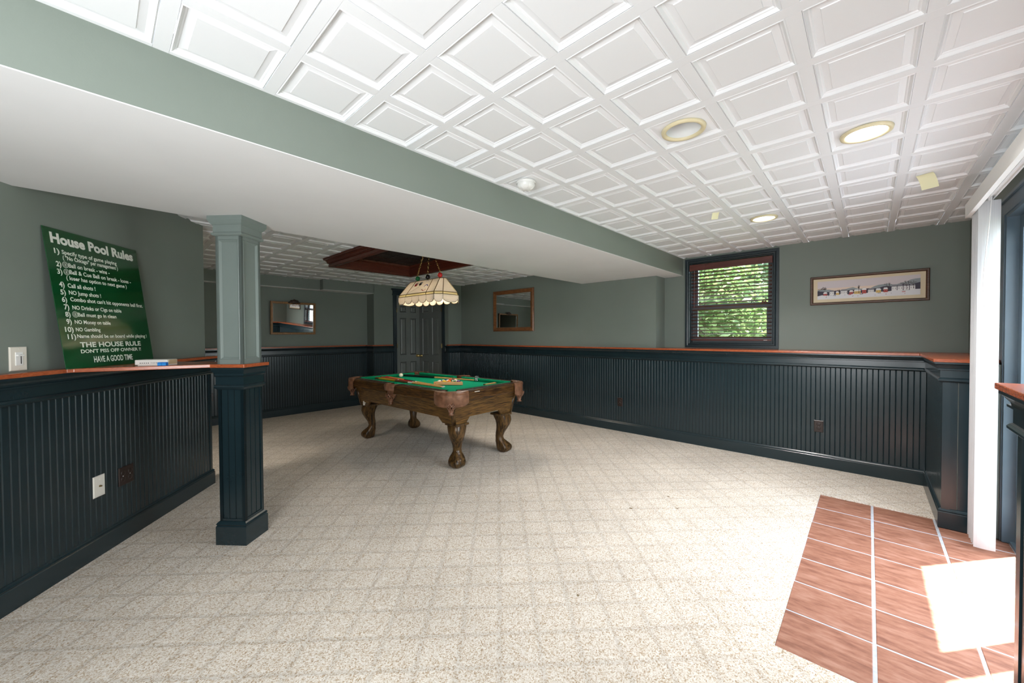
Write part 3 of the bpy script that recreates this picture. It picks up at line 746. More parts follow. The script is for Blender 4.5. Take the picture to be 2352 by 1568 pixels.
# vertical blind
vb = empty('vertical_blind', (3.69, -.53, .02), label='white vinyl vertical blind stacked at the side of the patio door', cat='blind')
MB().box((2.0-3.69, .062, 2.083), (3.90-3.69, .072, 2.172)).box((3.892-3.69, -.03, 2.083), (3.90-3.69, .062, 2.172)).box((2.0-3.69, .050, 2.083), (3.90-3.69, .062, 2.089)).build('valance', M['vinyl'], vb)
mb = MB().box((2.0-3.69, -.026, 2.16), (3.89-3.69, .026, 2.185)).box((2.0-3.69, -.026, 2.15), (3.89-3.69, -.020, 2.16)).box((2.0-3.69, .020, 2.15), (3.89-3.69, .026, 2.16)).box((2.0-3.69, -.003, 2.152), (3.89-3.69, .003, 2.16)); mb.build('track', M['vinyl'], vb)
van = None
for k in range(7):
    x = .034*k; 
    if van is None:
        b = MB(); n = 6; r0, r1 = [], []
        for q in range(n+1):
            y = .044-.088*q/n; c = .006*(1-(2*q/n-1)**2)
            r0.append((-c, y, 0)); r1.append((-c, y, 2.13))
        r0 += [(p[0]+.0014, p[1], p[2]) for p in r0[::-1]]; r1 += [(p[0]+.0014, p[1], p[2]) for p in r1[::-1]]
        b.rings([r0, r1], True, True, True); van = b.build('vane', M['vane'], vb, loc=(x, 0, 0))
    else:
        o = inst(van, 'vane', vb, (x, random.uniform(-.002, .002), 0)); o.rotation_euler = (0, 0, R(random.uniform(-5, 5)))
    MB().box((x-.004, -.006, 2.12), (x+.004, .006, 2.155)).build('carrier', M['vinyl'], vb)
mb = MB().tube([(-.025, -.004, 2.15), (-.03, .004, 2.0), (-.028, .02, 1.75), (-.028, .024, 1.6), (-.03, .008, 1.35), (-.03, -.004, 1.22)], .0025, 6); mb.build('wand_cord', M['vinyl'], vb)
MB().tube([(-.03, -.004, 1.235), (-.03, -.012, 1.10)], [.0045, .006], 8).build('wand_handle', M['vinyl'], vb)

# ------------------------------------------------------------------ six panel doors
def leaf(parent, O, u, n, w, h):
    """door slab: O lower corner on the face plane, u along, n out of the wall"""
    T = frame2(O, u, n); st = .085*w/.58; mid = w/2; sm = .045*w/.58
    zr = [(.20, .80), (.94, 1.70), (1.815, 1.945)]; xs = [(st, mid-sm), (mid+sm, w-st)]
    b = MB()
    b.box((0, -.03, 0), (w, -.0125, h), T)
    xe = [0, st, mid-sm, mid+sm, w-st, w]
    b.box((0, -.013, 0), (st, 0, h), T).box((mid-sm, -.013, 0), (mid+sm, 0, h), T).box((w-st, -.013, 0), (w, 0, h), T)
    ze = [0]+[z for p in zr for z in p]+[h]
    for (x0, x1) in xs:
        for k in range(0, len(ze), 2): b.box((x0, -.013, ze[k]), (x1, 0, ze[k+1]), T)
    o = b.build('door_leaf', M['door'], parent)
    for (x0, x1) in xs:
        for (z0, z1) in zr:
            def q(d, y): return [T @ Vector(p) for p in ((x0+d, y, z0+d), (x1-d, y, z0+d), (x1-d, y, z1-d), (x0+d, y, z1-d))]
            MB().rings([q(0, 0), q(.010, -.012), q(.018, -.012), q(.040, -.001)], True, False, True).build('door_panel', M['door'], o)
    return o
d2 = structure(MB().box((4.035, YFW-.026, 0), (4.108, YFW, 2.165)).box((4.045, YFW-.032, 0), (4.060, YFW, 2.165)).box((4.085, YFW-.032, 0), (4.10, YFW, 2.165)).build('door_2', M['casing']), 'grey six panel door on the far wall')
MB().box((4.02, YFW-.034, 2.165), (CX0, YFW, 2.185)).box((4.03, YFW-.028, 2.185), (CX0, YFW, 2.265)).box((4.015, YFW-.04, 2.255), (CX0, YFW, 2.272)).box((3.998, YFW-.055, 2.272), (CX0, YFW, 2.295)).build('header', M['casing'], d2)
lf = leaf(d2, (4.11, YFW-.012, .012), (1, 0), (0, -1), CX0-4.113, 2.15)
for z in (.25, 1.10, 1.82):
    MB().box((4.104, YFW-.030, z), (4.114, YFW-.010, z+.09)).build('hinge', M['brass'], d2)
d3 = structure(MB().box((CX0-.026, 6.145, 0), (CX0, 6.215, 2.165)).box((CX0-.032, 6.16, 0), (CX0, 6.172, 2.165)).build('door_3', M['casing']), 'darker grey six panel door on the boxed corner')
MB().box((CX0-.03, 6.13, 2.165), (CX0, YFW-.06, 2.265)).box((CX0-.055, 6.11, 2.265), (CX0, YFW-.06, 2.295)).build('header', M['casing'], d3)
lf = leaf(d3, (CX0-.014, YFW-.016, .012), (0, -1), (-1, 0), YFW-.016-6.218, 2.15)
for z in (.25, 1.10, 1.82):
    MB().box((CX0-.034, 6.213, z), (CX0-.012, 6.223, z+.09)).build('hinge', M['brass'], d3)
def knobset(parent, O, n):
    u = Vector((-n[1], n[0])); T = frame2(O, u, n) @ Matrix.Rotation(-PI/2, 4, 'X')
    b = MB().lathe([(.001, 0), (.03, 0), (.03, .004), (.012, .008), (.010, .03), (.02, .036), (.027, .048), (.024, .06), (.001, .064)], 20)
    b.v = [tuple(T @ Vector(p)) for p in b.v]; b.build('door_knob', M['brass'], parent, True)
knobset(d3, (CX0-.014, YFW-.085, .925), (-1, 0))
knobset(d2, (CX0-.075, YFW-.012, .925), (0, -1))

# ------------------------------------------------------------------ mirrors and picture
def wall_frame(name, O, u, n, w, h, prof, fmat, loc_label, cat, glassmat, glass_name, gz=.008):
    t = empty(name, (O[0], O[1], O[2]), label=loc_label, cat=cat)
    T = frame2((0, 0, 0), u, n)
    b = MB(); rs = []
    for d, y in prof:
        rs.append([T @ Vector(p) for p in ((-w/2+d, y, d), (w/2-d, y, d), (w/2-d, y, h-d), (-w/2+d, y, h-d))])
    b.rings(rs).build('frame', fmat, t)
    d = prof[-1][0]-.004
    MB().box((-w/2+d, .002, d), (w/2-d, gz, h-d), T).build(glass_name, glassmat, t)
    return t, T
m1, T1 = wall_frame('oak_mirror', (2.29, YA, 1.380), (1, 0), (0, -1), .715, .555, [(0, 0), (0, .022), (.004, .028), (.030, .028), (.036, .020), (.038, .008)], M['oak'], 'oak framed mirror with a dark carved crest on its top edge', 'mirror', M['mirror'], 'mirror_glass')
m1.rotation_euler = (R(2.5), 0, R(2.35)); m1.location.y -= .016
b = MB()
b.sphere((0, -.030, .560), .030, 14, 8, (1.5, .6, 1.35))
for s in (-1, 1):
    b.sphere((s*.045, -.030, .556), .024, 12, 8, (1.2, .6, 1.1)); b.torus((s*.045, -.036, .566), .018, .006, Matrix.Rotation(PI/2, 4, 'X'), 14, 6); b.sphere((s*.075, -.028, .545), .016, 10, 6, (1.5, .6, .9))
    b.torus((s*.018, -.04, .578), .012, .005, Matrix.Rotation(PI/2, 4, 'X'), 12, 6)
b.sphere((0, -.036, .590), .014, 12, 8)
b.build('carved_crest', M['carved'], m1, True)
m2, T2 = wall_frame('brown_mirror', (XWL, 4.605, 1.418), (0, -1), (-1, 0), .965, .732, [(0, 0), (0, .018), (.010, .030), (.024, .034), (.052, .022), (.066, .018), (.070, .008)], M['walnutframe'], 'rectangular mirror in a wide warm brown frame beside the boxed corner', 'mirror', M['mirror'], 'mirror_glass')
pic, T3 = wall_frame('snow_scene_picture', (XW, .029, 1.656), (0, -1), (-1, 0), .880, .300, [(0, 0), (0, .016), (.006, .022), (.016, .022), (.024, .012), (.026, .006)], M['picframe'], 'long framed panorama of a snowy village on the window wall', 'picture', plain('cream_mat_board', (.72, .62, .44), .8), 'mat_board', .006)
# generic winter village print
PC = [plain(n_, c_, .7) for n_, c_ in (('print_sky', (.66, .60, .62)), ('print_sky_warm', (.78, .64, .54)), ('print_far_hill', (.30, .34, .36)), ('print_dark_hill', (.055, .050, .075)), ('print_snow', (.76, .77, .80)),
      ('print_red', (.45, .06, .05)), ('print_yellow', (.72, .50, .14)), ('print_white', (.80, .80, .80)), ('print_branch', (.06, .04, .035)), ('print_grey', (.25, .25, .28)))]
pw, ph = .760, .190; pz = .058
pb = MB()
def pq(pts, y): return [T3 @ Vector((x, y, pz+z)) for x, z in pts]
def poly(mi, pts, lay): pb.mat(mi); pb.add(pq(pts, .0062+lay*.00025), [tuple(range(len(pts)))])
def rect(mi, x0, x1, z0, z1, lay): poly(mi, [(x0, z0), (x1, z0), (x1, z1), (x0, z1)], lay)
hp = pw/2
rect(0, -hp, hp, 0, ph, 0); rect(1, -hp, hp*.4, .075, .115, 1)
ridge = [(-hp, .100)]+[(-hp+pw*k/24, .094+.012*math.sin(k*.9)+.05*max(0, (k-12)/12)+.004*math.sin(k*2.3)) for k in range(1, 24)]+[(hp, .155)]
poly(2, ridge+[(hp, .05), (-hp, .05)], 2)
ridge2 = [(-hp, .088)]+[(-hp+pw*k/30, .080+.006*math.sin(k*1.3)+.034*max(0, (k-14)/16)) for k in range(1, 30)]+[(hp, .118)]
poly(3, ridge2+[(hp, .03), (-hp, .03)], 3)
snow = [(-hp, .036)]+[(-hp+pw*k/20, .040+.004*math.sin(k*1.7)+.012*k/20) for k in range(1, 20)]+[(hp, .054)]
poly(4, snow+[(hp, 0), (-hp, 0)], 4)
rr = random.Random(11)
def house(x, w, h, mi, roof, lay=5, z=.040):
    rect(mi, x-w/2, x+w/2, z, z+h, lay); poly(roof, [(x-w*.58, z+h), (x+w*.58, z+h), (x+w*.36, z+h+.018), (x-w*.36, z+h+.018)], lay+1)
    nw = max(2, int(w/.012))
    for q in range(nw):
        cx = x-w/2+w*(q+.5)/nw; rect(9, cx-.002, cx+.002, z+h*.35, z+h*.75, lay+1)
for (x, w, h, mi) in ((-.315, .03, .018, 5), (-.262, .036, .034, 7), (-.215, .026, .02, 6), (-.165, .052, .036, 7), (-.108, .028, .022, 5), (-.062, .05, .026, 6), (-.01, .032, .034, 5), (.04, .044, .03, 7), (.094, .036, .024, 6), (.145, .03, .028, 5)):
    house(x, w, h, mi, 7 if mi != 7 else 9)
for k in range(4): house(.205+k*.041, .036, .038, 7, 9, 5, .050)
def twig(x, z, L, a, d, lay=8):
    x2, z2 = x+L*math.cos(a), z+L*math.sin(a); w = .0011*d/2
    nx, nz = -math.sin(a)*w, math.cos(a)*w
    if abs(x2) < hp and z2 < ph: poly(8, [(x-nx, z-nz), (x2-nx*.6, z2-nz*.6), (x2+nx*.6, z2+nz*.6), (x+nx, z+nz)], lay)
    if d > 1:
        for k in range(3): twig(x2, z2, L*rr.uniform(.55, .8), a+rr.uniform(-.7, .7), d-1, lay)
for (x, z, L) in ((-.05, .045, .03), (.165, .05, .035), (.29, .055, .035), (.335, .06, .03), (-.2, .042, .02)): twig(x, z, L, PI/2, 4)
twig(-hp+.003, .085, .03, .6, 4); twig(-hp+.003, .105, .03, .3, 4)
for k in range(14):
    x = rr.uniform(-.34, .34); z = rr.uniform(.012, .034); rect(rr.choice((5, 8, 9)), x-.002, x+.002, z, z+.006, 9)
for (x, c_) in ((-.24, 9), (-.12, 5), (-.03, 8), (.1, 9), (.27, 5)): rect(c_, x-.012, x+.012, .033, .039, 9)
pb.build('print', PC, pic)

# ------------------------------------------------------------------ outlets and switches
def plate(name, O, u, n, w, h, mat, label, cat, gang=1, kind='duplex'):
    t = empty(name, O, label=label, cat=cat); T = frame2((0, 0, 0), u, n)
    MB().rings([[T @ Vector(p) for p in ((-w/2+d, y, -h/2+d), (w/2-d, y, -h/2+d), (w/2-d, y, h/2-d), (-w/2+d, y, h/2-d))] for d, y in ((0, 0), (0, .003), (.004, .006))], True, False, True).build('wall_plate', mat, t)
    if kind == 'duplex':
        for gx in ([0] if gang == 1 else [-w*.23, w*.23]):
            for z in (-.020, .020):
                b = MB().lathe([(.001, .0085), (.013, .0085), (.0165, .0078), (.0168, .005)], 20)
                Q = T @ Matrix.Translation((gx, 0, z)) @ Matrix.Rotation(-PI/2, 4, 'X')
                b.v = [tuple(Q @ Vector(p)) for p in b.v]; s_ = b.build('socket', mat, t, True)
                c = MB()
                for dx in (-.006, .006): c.box((gx+dx-.0012, .008, z-.001), (gx+dx+.0012, .0092, z+.008), T)
                c.box((gx-.002, .008, z-.010), (gx+.002, .0092, z-.006), T); c.build('slots', M['slot'], s_)
            MB().sphere(tuple(T @ Vector((gx, .0062, 0))), .003, 8, 6).build('screw', M['chrome'], t)
    return t, T
plate('wall_outlet', (XF-.001, 2.545, .407), (0, -1), (-1, 0), .074, .118, M['darkplate'], 'dark brown outlet farther along the window wainscot, nearer the pool table', 'outlet')
plate('wall_outlet', (XF-.001, .367, .412), (0, -1), (-1, 0), .074, .118, M['darkplate'], 'dark brown outlet in the wainscot below the snowy panorama', 'outlet')
plate('wall_outlet', (1.13, 7.279, .43), (1, 0), (0, -1), .074, .118, M['darkplate'], 'dark outlet on the alcove wainscot half hidden between partition and column', 'outlet')
q = LA+LU*.745+LN*.001
plate('quad_outlet', (q.x, q.y, .425), tuple(-LU), tuple(LN), .122, .122, M['darkplate'], 'square dark brown four socket outlet on the partition wainscot', 'outlet', 2)
q = LA+LU*.541+LN*.001
t, T = plate('cable_plate', (q.x, q.y, .428), tuple(-LU), tuple(LN), .080, .130, M['ivory'], 'ivory cable plate with a metal connector on the partition wainscot', 'wall plate', 1, 'coax')
b = MB().lathe([(.0058, .004), (.0058, .012), (.0045, .012), (.0045, .018), (.001, .018)], 6); Q = T @ Matrix.Rotation(-PI/2, 4, 'X'); b.v = [tuple(Q @ Vector(p)) for p in b.v]; b.build('connector', M['gold'], t)
for z in (-.042, .042): MB().sphere(tuple(T @ Vector((0, .006, z))), .003, 8, 6).build('screw', M['ivory'], t)
q = LA+LU*.138-LN*.029
t, T = plate('dimmer_switch', (q.x, q.y, 1.241), tuple(-LU), tuple(LN), .082, .122, M['ivory'], 'ivory dimmer switch above the partition ledge', 'switch', 1, 'dim')
MB().box((-.017, .005, -.034), (.017, .009, .034), T).build('dimmer_body', M['whiteplastic'], t, bevel=.001)
MB().box((-.009, .009, -.026), (-.005, .0094, .022), T).build('slider_slot', M['slot'], t)
MB().box((-.014, .009, .014), (.016, .019, .021), T).build('slider', M['whiteplastic'], t, bevel=.001)
for z in (-.05, .05): MB().sphere(tuple(T @ Vector((0, .006, z))), .0025, 8, 6).build('screw', M['ivory'], t)

# ------------------------------------------------------------------ rules sign
s0, s1 = .253, .891
s0 += .011; s1 += .011
p_tl = LA+LU*s0-LN*.022; p_tr = LA+LU*s1-LN*.022
SW = s1-s0; ztop, zbot = 1.957, ZL+.001
dl = .105
p_bl = LA+LU*(s0+.003)+LN*(dl-.028)
ux = Vector((LU.x, LU.y, 0)); uy = Vector((p_bl.x-p_tl.x-.003*LU.x, p_bl.y-p_tl.y-.003*LU.y, zbot-ztop)); SH = uy.length; uy.normalize(); un = ux.cross(-uy).normalized()
if un.dot(Vector((LN.x, LN.y, 0))) < 0: un = -un
ST = Matrix(((ux.x, uy.x, un.x, 0), (ux.y, uy.y, un.y, 0), (ux.z, uy.z, un.z, 0), (0, 0, 0, 1)))
sign = empty('rules_sign', (p_tl.x, p_tl.y, ztop), label='green pool rules sign with white lettering leaning on the partition', cat='sign')
MB().box((0, 0, -.003), (SW, SH, 0), ST).build('sign_board', M['sign'], sign, bevel=.0006)
LINES = [('House Pool Rules', .055, .103, .939, .101, .031, .045), ('Specify type of game playing', .139, .179, .711, .166, .149, .022), ('( "No Chicago" per management )', .139, .219, .716, .205, .190, .022),
 ('Ball on break - wins -', .182, .271, .606, .257, .240, .022), ('Ball & Cue Ball on break - loses -', .181, .322, .857, .302, .291, .022), ('( loser has option to next game )', .141, .362, .792, .351, .333, .022),
 ('Call all shots !', .141, .418, .414, .409, .387, .022), ('NO Jump shots !', .141, .469, .462, .458, .439, .022), ("Combo shot can't hit opponents ball first.", .143, .521, .966, .503, .491, .022),
 ('NO Drinks or Cigs on table', .15, .575, .672, .567, .546, .022), ('Ball must go in clean', .19, .623, .6, .619, .595, .022), ('NO Money on table', .148, .68, .52, .671, .652, .022), ('NO Gambling', .146, .731, .394, .731, .703, .022),
 ('Name should be on board while playing !', .149, .784, .953, .775, .756, .022), ('THE HOUSE RULE', .162, .851, .854, .845, .813, .026), ("DON'T PISS OFF OWNER !!", .159, .893, .845, .89, .866, .024), ('HAVE A GOOD TIME', .275, .962, .717, .966, .916, .024),
 ('1)', .071, .179, .118, .174, .143, .024), ('2)', .069, .271, .115, .268, .234, .024), ('3)', .067, .324, .113, .322, .288, .024), ('4)', .065, .417, .112, .415, .378, .024), ('5)', .065, .47, .112, .469, .434, .024), ('6)', .066, .522, .112, .522, .486, .024),
 ('7)', .074, .575, .12, .575, .538, .024), ('8)', .074, .626, .121, .627, .591, .024), ('9)', .073, .678, .12, .68, .642, .024), ('10)', .048, .733, .125, .738, .697, .024), ('11)', .06, .784, .137, .79, .748, .024)]
for (tx, x0, y0, x1, y1, yc, bo) in LINES:
    tv, tf = text_mesh(tx, bo)
    yb = (y0+y1)/2; cap = (y0-yc)*SH*.96
    b = MB(); vv = [ST @ Vector(((x0+v[0]*(x1-x0))*SW, yb*SH-v[1]*cap, .0006)) for v in tv]
    b.add(vv, tf)
    o = b.build('lettering', M['lettering'], sign)
for (cx, cy) in ((.152, .251), (.153, .303), (.166, .608)):
    b = MB(); Q = ST @ Matrix.Translation((cx*SW, cy*SH, .0004))
    for r_, w_ in ((.0165, .0011), (.0105, .0009)):
        b.rings([[Q @ Vector(((r_+s*w_)*math.cos(2*PI*i/28), (r_+s*w_)*math.sin(2*PI*i/28), .0003)) for i in range(28)] for s in (-1, 1)])
    tv, tf = text_mesh('8', .012); b.add([Q @ Vector((-.0042+v[0]*.0084, .0062-v[1]*.0124, .0003)) for v in tv], tf)
    b.build('ball_symbol', M['lettering'], sign)
for (cx, cy) in ((.012, .015), (.988, .016), (.02, .985), (.985, .985)):
    Q = ST @ Vector((cx*SW, cy*SH, .0002)); MB().sphere(tuple(Q), .003, 8, 6, (1, 1, .5)).build('corner_hole', M['ink'], sign)

# kit box and chalk on the shelf
kx = Vector((.79, -.61, 0)).normalized(); ky = Vector((-kx.y, kx.x, 0))   # kx to image right, ky away
kit = empty('cue_repair_box', (.238, 3.262, ZL+.0005), label='flat white cue repair kit box on the red shelf by the sign', cat='box')
T = Matrix(((kx.x, ky.x, 0, 0), (kx.y, ky.y, 0, 0), (0, 0, 1, 0), (0, 0, 0, 1)))
MB().box((-.093, -.03, .004), (.085, .06, .036), T).build('lid', M['white_box'], kit, bevel=.004)
MB().box((-.078, -.028, 0), (.085, .058, .006), T).build('tray', M['white_box'], kit, bevel=.001)
MB().box((.085, -.02, .008), (.088, .05, .034), T).build('end_label', plain('tan_label', (.55, .42, .25), .6), kit)
for k in range(5):
    b = MB(); b.add([T @ Vector((-.062+k*.011+.0034*math.cos(2*PI*i/10), -.0306, .016+.0026*math.sin(2*PI*i/10))) for i in range(10)], [tuple(range(10))]); b.build('printed_dot', M['ink'], kit)
tv, tf = text_mesh('CUE REPAIR', .004); MB().add([T @ Vector((-.006+v[0]*.066, -.0306, .0135+v[1]*.0062)) for v in tv], tf).build('lettering', M['ink'], kit)
for k, lb in ((0, 'blue chalk cube nearer the sign, in front of the white kit box'), (1, 'blue chalk cube at the column end of the white kit box')):
    P = Vector((.238, 3.262, ZL+.0005))+kx*(.058+k*.0235)-ky*.045
    c = empty('chalk_cube', tuple(P), label=lb, cat='chalk')
    MB().box((-.011, -.011, 0), (.011, .011, .021), T).build('block', M['bluechalk'], c, bevel=.001)
    MB().box((-.0112, -.0113, .004), (.0112, -.011, .013), T).build('paper_wrap', plain('chalk_label', (.02, .28, .70), .5), c)

# ------------------------------------------------------------------ tray ceiling frame
tr = empty('tray_frame', ((TRX0+TRX1)/2, (TRY0+TRY1)/2, 2.235), label='dark mahogany coffer frame on the ceiling above the pool table', cat='ceiling frame')
ox, oy = (TRX0+TRX1)/2, (TRY0+TRY1)/2
rect4 = [(TRX0-ox, TRY0-oy), (TRX0-ox, TRY1-oy), (TRX1-ox, TRY1-oy), (TRX1-ox, TRY0-oy)]   # clockwise: right of travel is inside
def tsweep(prof, name, mat, r4=rect4):
    o = MB().sweep(r4, prof, 1, True).build(name, mat, tr); return o
zt0 = 2.235-2.235
tsweep([(.02, .112), (.02, .026), (.016, .02), (.016, .004), (.012, 0), (-.030, 0), (-.034, .006), (-.034, .030), (-.030, .030), (-.030, .112)], 'frame_board', M['tray'])
tsweep([(-.030, .040), (-.044, .044), (-.044, .052), (-.050, .066), (-.066, .082), (-.080, .086), (-.080, .094), (-.086, .110), (-.030, .110)], 'crown_moulding', M['tray'])
tsweep([(.02, .100), (.030, .100), (.030, .118), (.040, .122), (.040, .134), (.052, .150), (.016, .155)], 'inner_moulding', M['tray'])
den = None
def dent_run(A, B, n):
    global den
    A, B, n = Vector(A), Vector(B), Vector(n); L = (B-A).length; u = (B-A).normalized(); k = int(L/.022)
    for i in range(k):
        p = A+u*((i+.5)*L/k)
        if den is None: den = MB().box((-.0065, 0, 0), (.0065, .010, .014)).build('dentil', M['tray'], tr)
        else:
            o = bpy.data.objects.new('dentil', den.data); C.objects.link(o); o.parent = tr
        (den if i == 0 and den.location.length == 0 else o).matrix_local = frame2((p.x, p.y, .052), u, n)
ex = .044
dent_run((TRX0-ox-ex, TRY0-oy-ex), (TRX0-ox-ex, TRY1-oy+ex), (-1, 0))
dent_run((TRX0-ox-ex, TRY1-oy+ex), (TRX1-ox+ex, TRY1-oy+ex), (0, 1))
MB().box((TRX0-ox+.0, TRY0-oy, .15), (TRX1-ox, TRY1-oy, .165)).build('tin_panel', M['tin'], tr)
b = MB()
for i in range(1, 6): b.box((TRX0-ox+(TRX1-TRX0)*i/6-.004, TRY0-oy, .146), (TRX0-ox+(TRX1-TRX0)*i/6+.004, TRY1-oy, .151))
for i in range(1, 9): b.box((TRX0-ox, TRY0-oy+(TRY1-TRY0)*i/9-.004, .1455), (TRX1-ox, TRY0-oy+(TRY1-TRY0)*i/9+.004, .151))
b.build('tin_ribs', M['tin'], tr, kind='stuff')

# ------------------------------------------------------------------ pool table
TRZ = R(2.0)
pt = empty('pool_table', (2.81, 3.99, 0), TRZ, label='wooden pool table with green cloth, leather pockets and claw feet', cat='pool table')
HW, HL, ZR, ZBED = .575, 1.050, .800, .764
MB().box((-.47, -.95, ZBED-.03), (.47, .95, ZBED)).build('bed_cloth', M['felt'], pt)
def rail_piece(L, name):
    """rail along local x, length L, outer face at y=0, inner towards +y"""
    return [[(0, .696), (-.006, .698), (-.007, .706), (-.005, .712), (0, .716), (-.002, .775), (.002, .790), (.010, .797), (.020, .800), (.098, .802), (.100, .760), (.09, .700)],
            [(.100, .8025), (.140, .8035), (.152, .800), (.1525, .792), (.140, .770), (.134, ZBED), (.100, ZBED)]]
def add_rail(O, ang, L, cut0, cut1):
    T = Matrix.Translation((O[0], O[1], 0)) @ Matrix.Rotation(ang, 4, 'Z')
    wood, cush = rail_piece(L, '')
    b = MB(); b.rings([[T @ Vector((x, y, z)) for y, z in wood] for x in (-L/2, L/2)], True, True, True)
    o = b.build('rail', M['tablerail'], pt, bevel=.0015)
    MB().box((-L/2+.001, .030, .7985), (L/2-.001, .100, .8028), T).build('rail_top', M['railtop'], o)
    b = MB(); b.rings([[T @ Vector((-L/2-.01+cut0*max(0, (y-.10))*1.0, y, z)) for y, z in cush], [T @ Vector((L/2+.01-cut1*max(0, (y-.10))*1.0, y, z)) for y, z in cush]], True, True, True)
    b.build('cushion', M['felt2'], o)
    b = MB()
    for k in (-1, 0, 1):
        b.lathe([(.001, .8034), (.006, .8033), (.0065, .8025)], 8, tuple(T @ Vector((k*L*.27, .065, 0))))
    b.build('sights', M['pearl'], o)
LE = 2*(HW-.165); LSd = HL-.165-.075
add_rail((0, -HL), 0, LE, 1.0, 1.0); add_rail((0, HL), PI, LE, 1.0, 1.0)
for sgn in (-1, 1):
    yc = sgn*(.075+LSd/2)
    add_rail((HW, yc), PI/2, LSd, 1.0 if sgn < 0 else .35, .35 if sgn < 0 else 1.0)
    add_rail((-HW, yc), -PI/2, LSd, 1.0 if sgn > 0 else .35, .35 if sgn > 0 else 1.0)
# cabinet
ca, cb, zt_, zb_ = (.490, .965), (.432, .935), .700, .448
b = MB()
def cab_side(A0, A1, B0, B1, name):
    """top edge A0-A1, bottom edge B0-B1; apron with raised middle and cut corners"""
    A0, A1, B0, B1 = map(Vector, (A0, A1, B0, B1)); b = MB(); out = []
    def P(s, z): f = (z-zt_)/(zb_-zt_); p0 = A0.lerp(B0, f); p1 = A0.lerp(A1, s) ; q0 = A0.lerp(A1, s); q1 = B0.lerp(B1, s); v = q0.lerp(q1, f); return Vector((v.x, v.y, z))
    L = (A1-A0).length; e1 = .19/L; e2 = .245/L
    outl = [P(0, zt_), P(1, zt_), P(1, zb_), P(1-e1, zb_), P(1-e2, zb_+.058), P(e2, zb_+.058), P(e1, zb_), P(0, zb_)]
    n = (A1-A0).orthogonal() if False else Vector((A1-A0).to_2d().orthogonal()).to_3d().normalized()
    ctr = (A0+A1)/2
    if n.dot(ctr) > 0: n = -n
    inn = [v+n*.022 for v in outl]; k = len(outl)
    b.add(outl+inn, [(0, 1, 2, 3, 4, 5, 6, 7), tuple(range(2*k-1, k-1, -1))]+[(i, (i+1) % k, k+(i+1) % k, k+i) for i in range(k)])
    b.build(name, M['table'], pt)
for sx in (-1, 1): cab_side((sx*ca[0], -ca[1], zt_), (sx*ca[0], ca[1], zt_), (sx*cb[0], -cb[1], zb_), (sx*cb[0], cb[1], zb_), 'side_apron')
for sy in (-1, 1): cab_side((-ca[0], sy*ca[1], zt_), (ca[0], sy*ca[1], zt_), (-cb[0], sy*cb[1], zb_), (cb[0], sy*cb[1], zb_), 'end_apron')
for sx in (-1, 1):
    for sy in (-1, 1):
        b = MB(); d = .012
        t0 = Vector((sx*(ca[0]+.004), sy*(ca[1]+.004), zt_)); b0 = Vector((sx*(cb[0]+.004), sy*(cb[1]+.004), zb_))
        b.tube([t0-Vector((sx*.012, sy*.012, 0)), b0-Vector((sx*.012, sy*.012, 0))], .022, 8); b.build('corner_post', M['tableleg'], pt, True)
MB().box((-.49, -.965, .69), (.49, .965, ZBED-.028)).build('slate_frame', M['table'], pt)
# legs: cabriole with ball and claw foot, bowed along the outward diagonal
LEGS = [(.452, .086, 0, 4), (.436, .086, 0, 4), (.434, .086, .002, 3.6), (.405, .086, .010, 3.2), (.365, .083, .020, 2.8), (.32, .074, .019, 2.6), (.27, .061, .008, 2.4), (.22, .049, -.008, 2.3), (.175, .043, -.016, 2.2),
        (.145, .046, -.012, 2.2), (.12, .056, .000, 2.2), (.095, .068, .015, 2.2), (.07, .077, .026, 2.2), (.045, .078, .030, 2.2), (.02, .071, .029, 2.2), (.004, .055, .025, 2.2), (0, .050, .025, 2.2)]
def leg_mesh(sx, sy):
    b = MB(); rs = []; n = 32; dg = math.atan2(sy, sx)
    for z, r_, off, ex_ in LEGS:
        ring = []
        for i in range(n):
            a = 2*PI*i/n; c, s = math.cos(a), math.sin(a)
            rad = r_*(abs(c)**ex_+abs(s)**ex_)**(-1.0/ex_)
            rel = a-dg
            if z < .13: rad *= 1+.085*math.cos(4*rel)*(1 if z > .005 else .4)+.045*math.cos(8*rel)
            elif z < .42: rad *= 1+.045*math.exp(-(math.atan2(math.sin(rel), math.cos(rel))/.22)**2)
            ring.append((rad*c+off*sx*.9, rad*s+off*sy*.9, z))
        rs.append(ring)
    b.rings(rs, True, True, True); return b
def fan_mesh(sx, sy):
    b = MB()
    for face in (0, 1):
        for k in range(7):
            a = R(-58+k*19); L = .045*(1-.12*abs(k-3)/3)
            base = (.0, .315); tip = (base[0]+L*math.sin(a), base[1]+L*math.cos(a))
            p0, p1 = Vector((base[0]*.3, base[1])), Vector(tip)
            pts = []
            for q in (.25, .6, 1.0):
                w_ = p0.lerp(p1, q); d = .088 if w_.y > .345 else .083
                t_ = w_.x+.018
                pts.append((sx*d, sy*t_, w_.y) if face == 0 else (sx*t_, sy*d, w_.y))
            b.tube(pts, [.0025, .004, .003], 5)
    return b
for sx in (-1, 1):
    for sy in (-1, 1):
        lg = leg_mesh(sx, sy).build('leg', M['tableleg'], pt, True, angle=50, loc=(sx*.336, sy*.868, 0))
        MB().box((-.090, -.090, .428), (.090, .090, .450)).build('leg_cap', M['tableleg'], lg, bevel=.006)
        fan_mesh(sx, sy).build('carved_fan', M['tableleg'], lg, True)
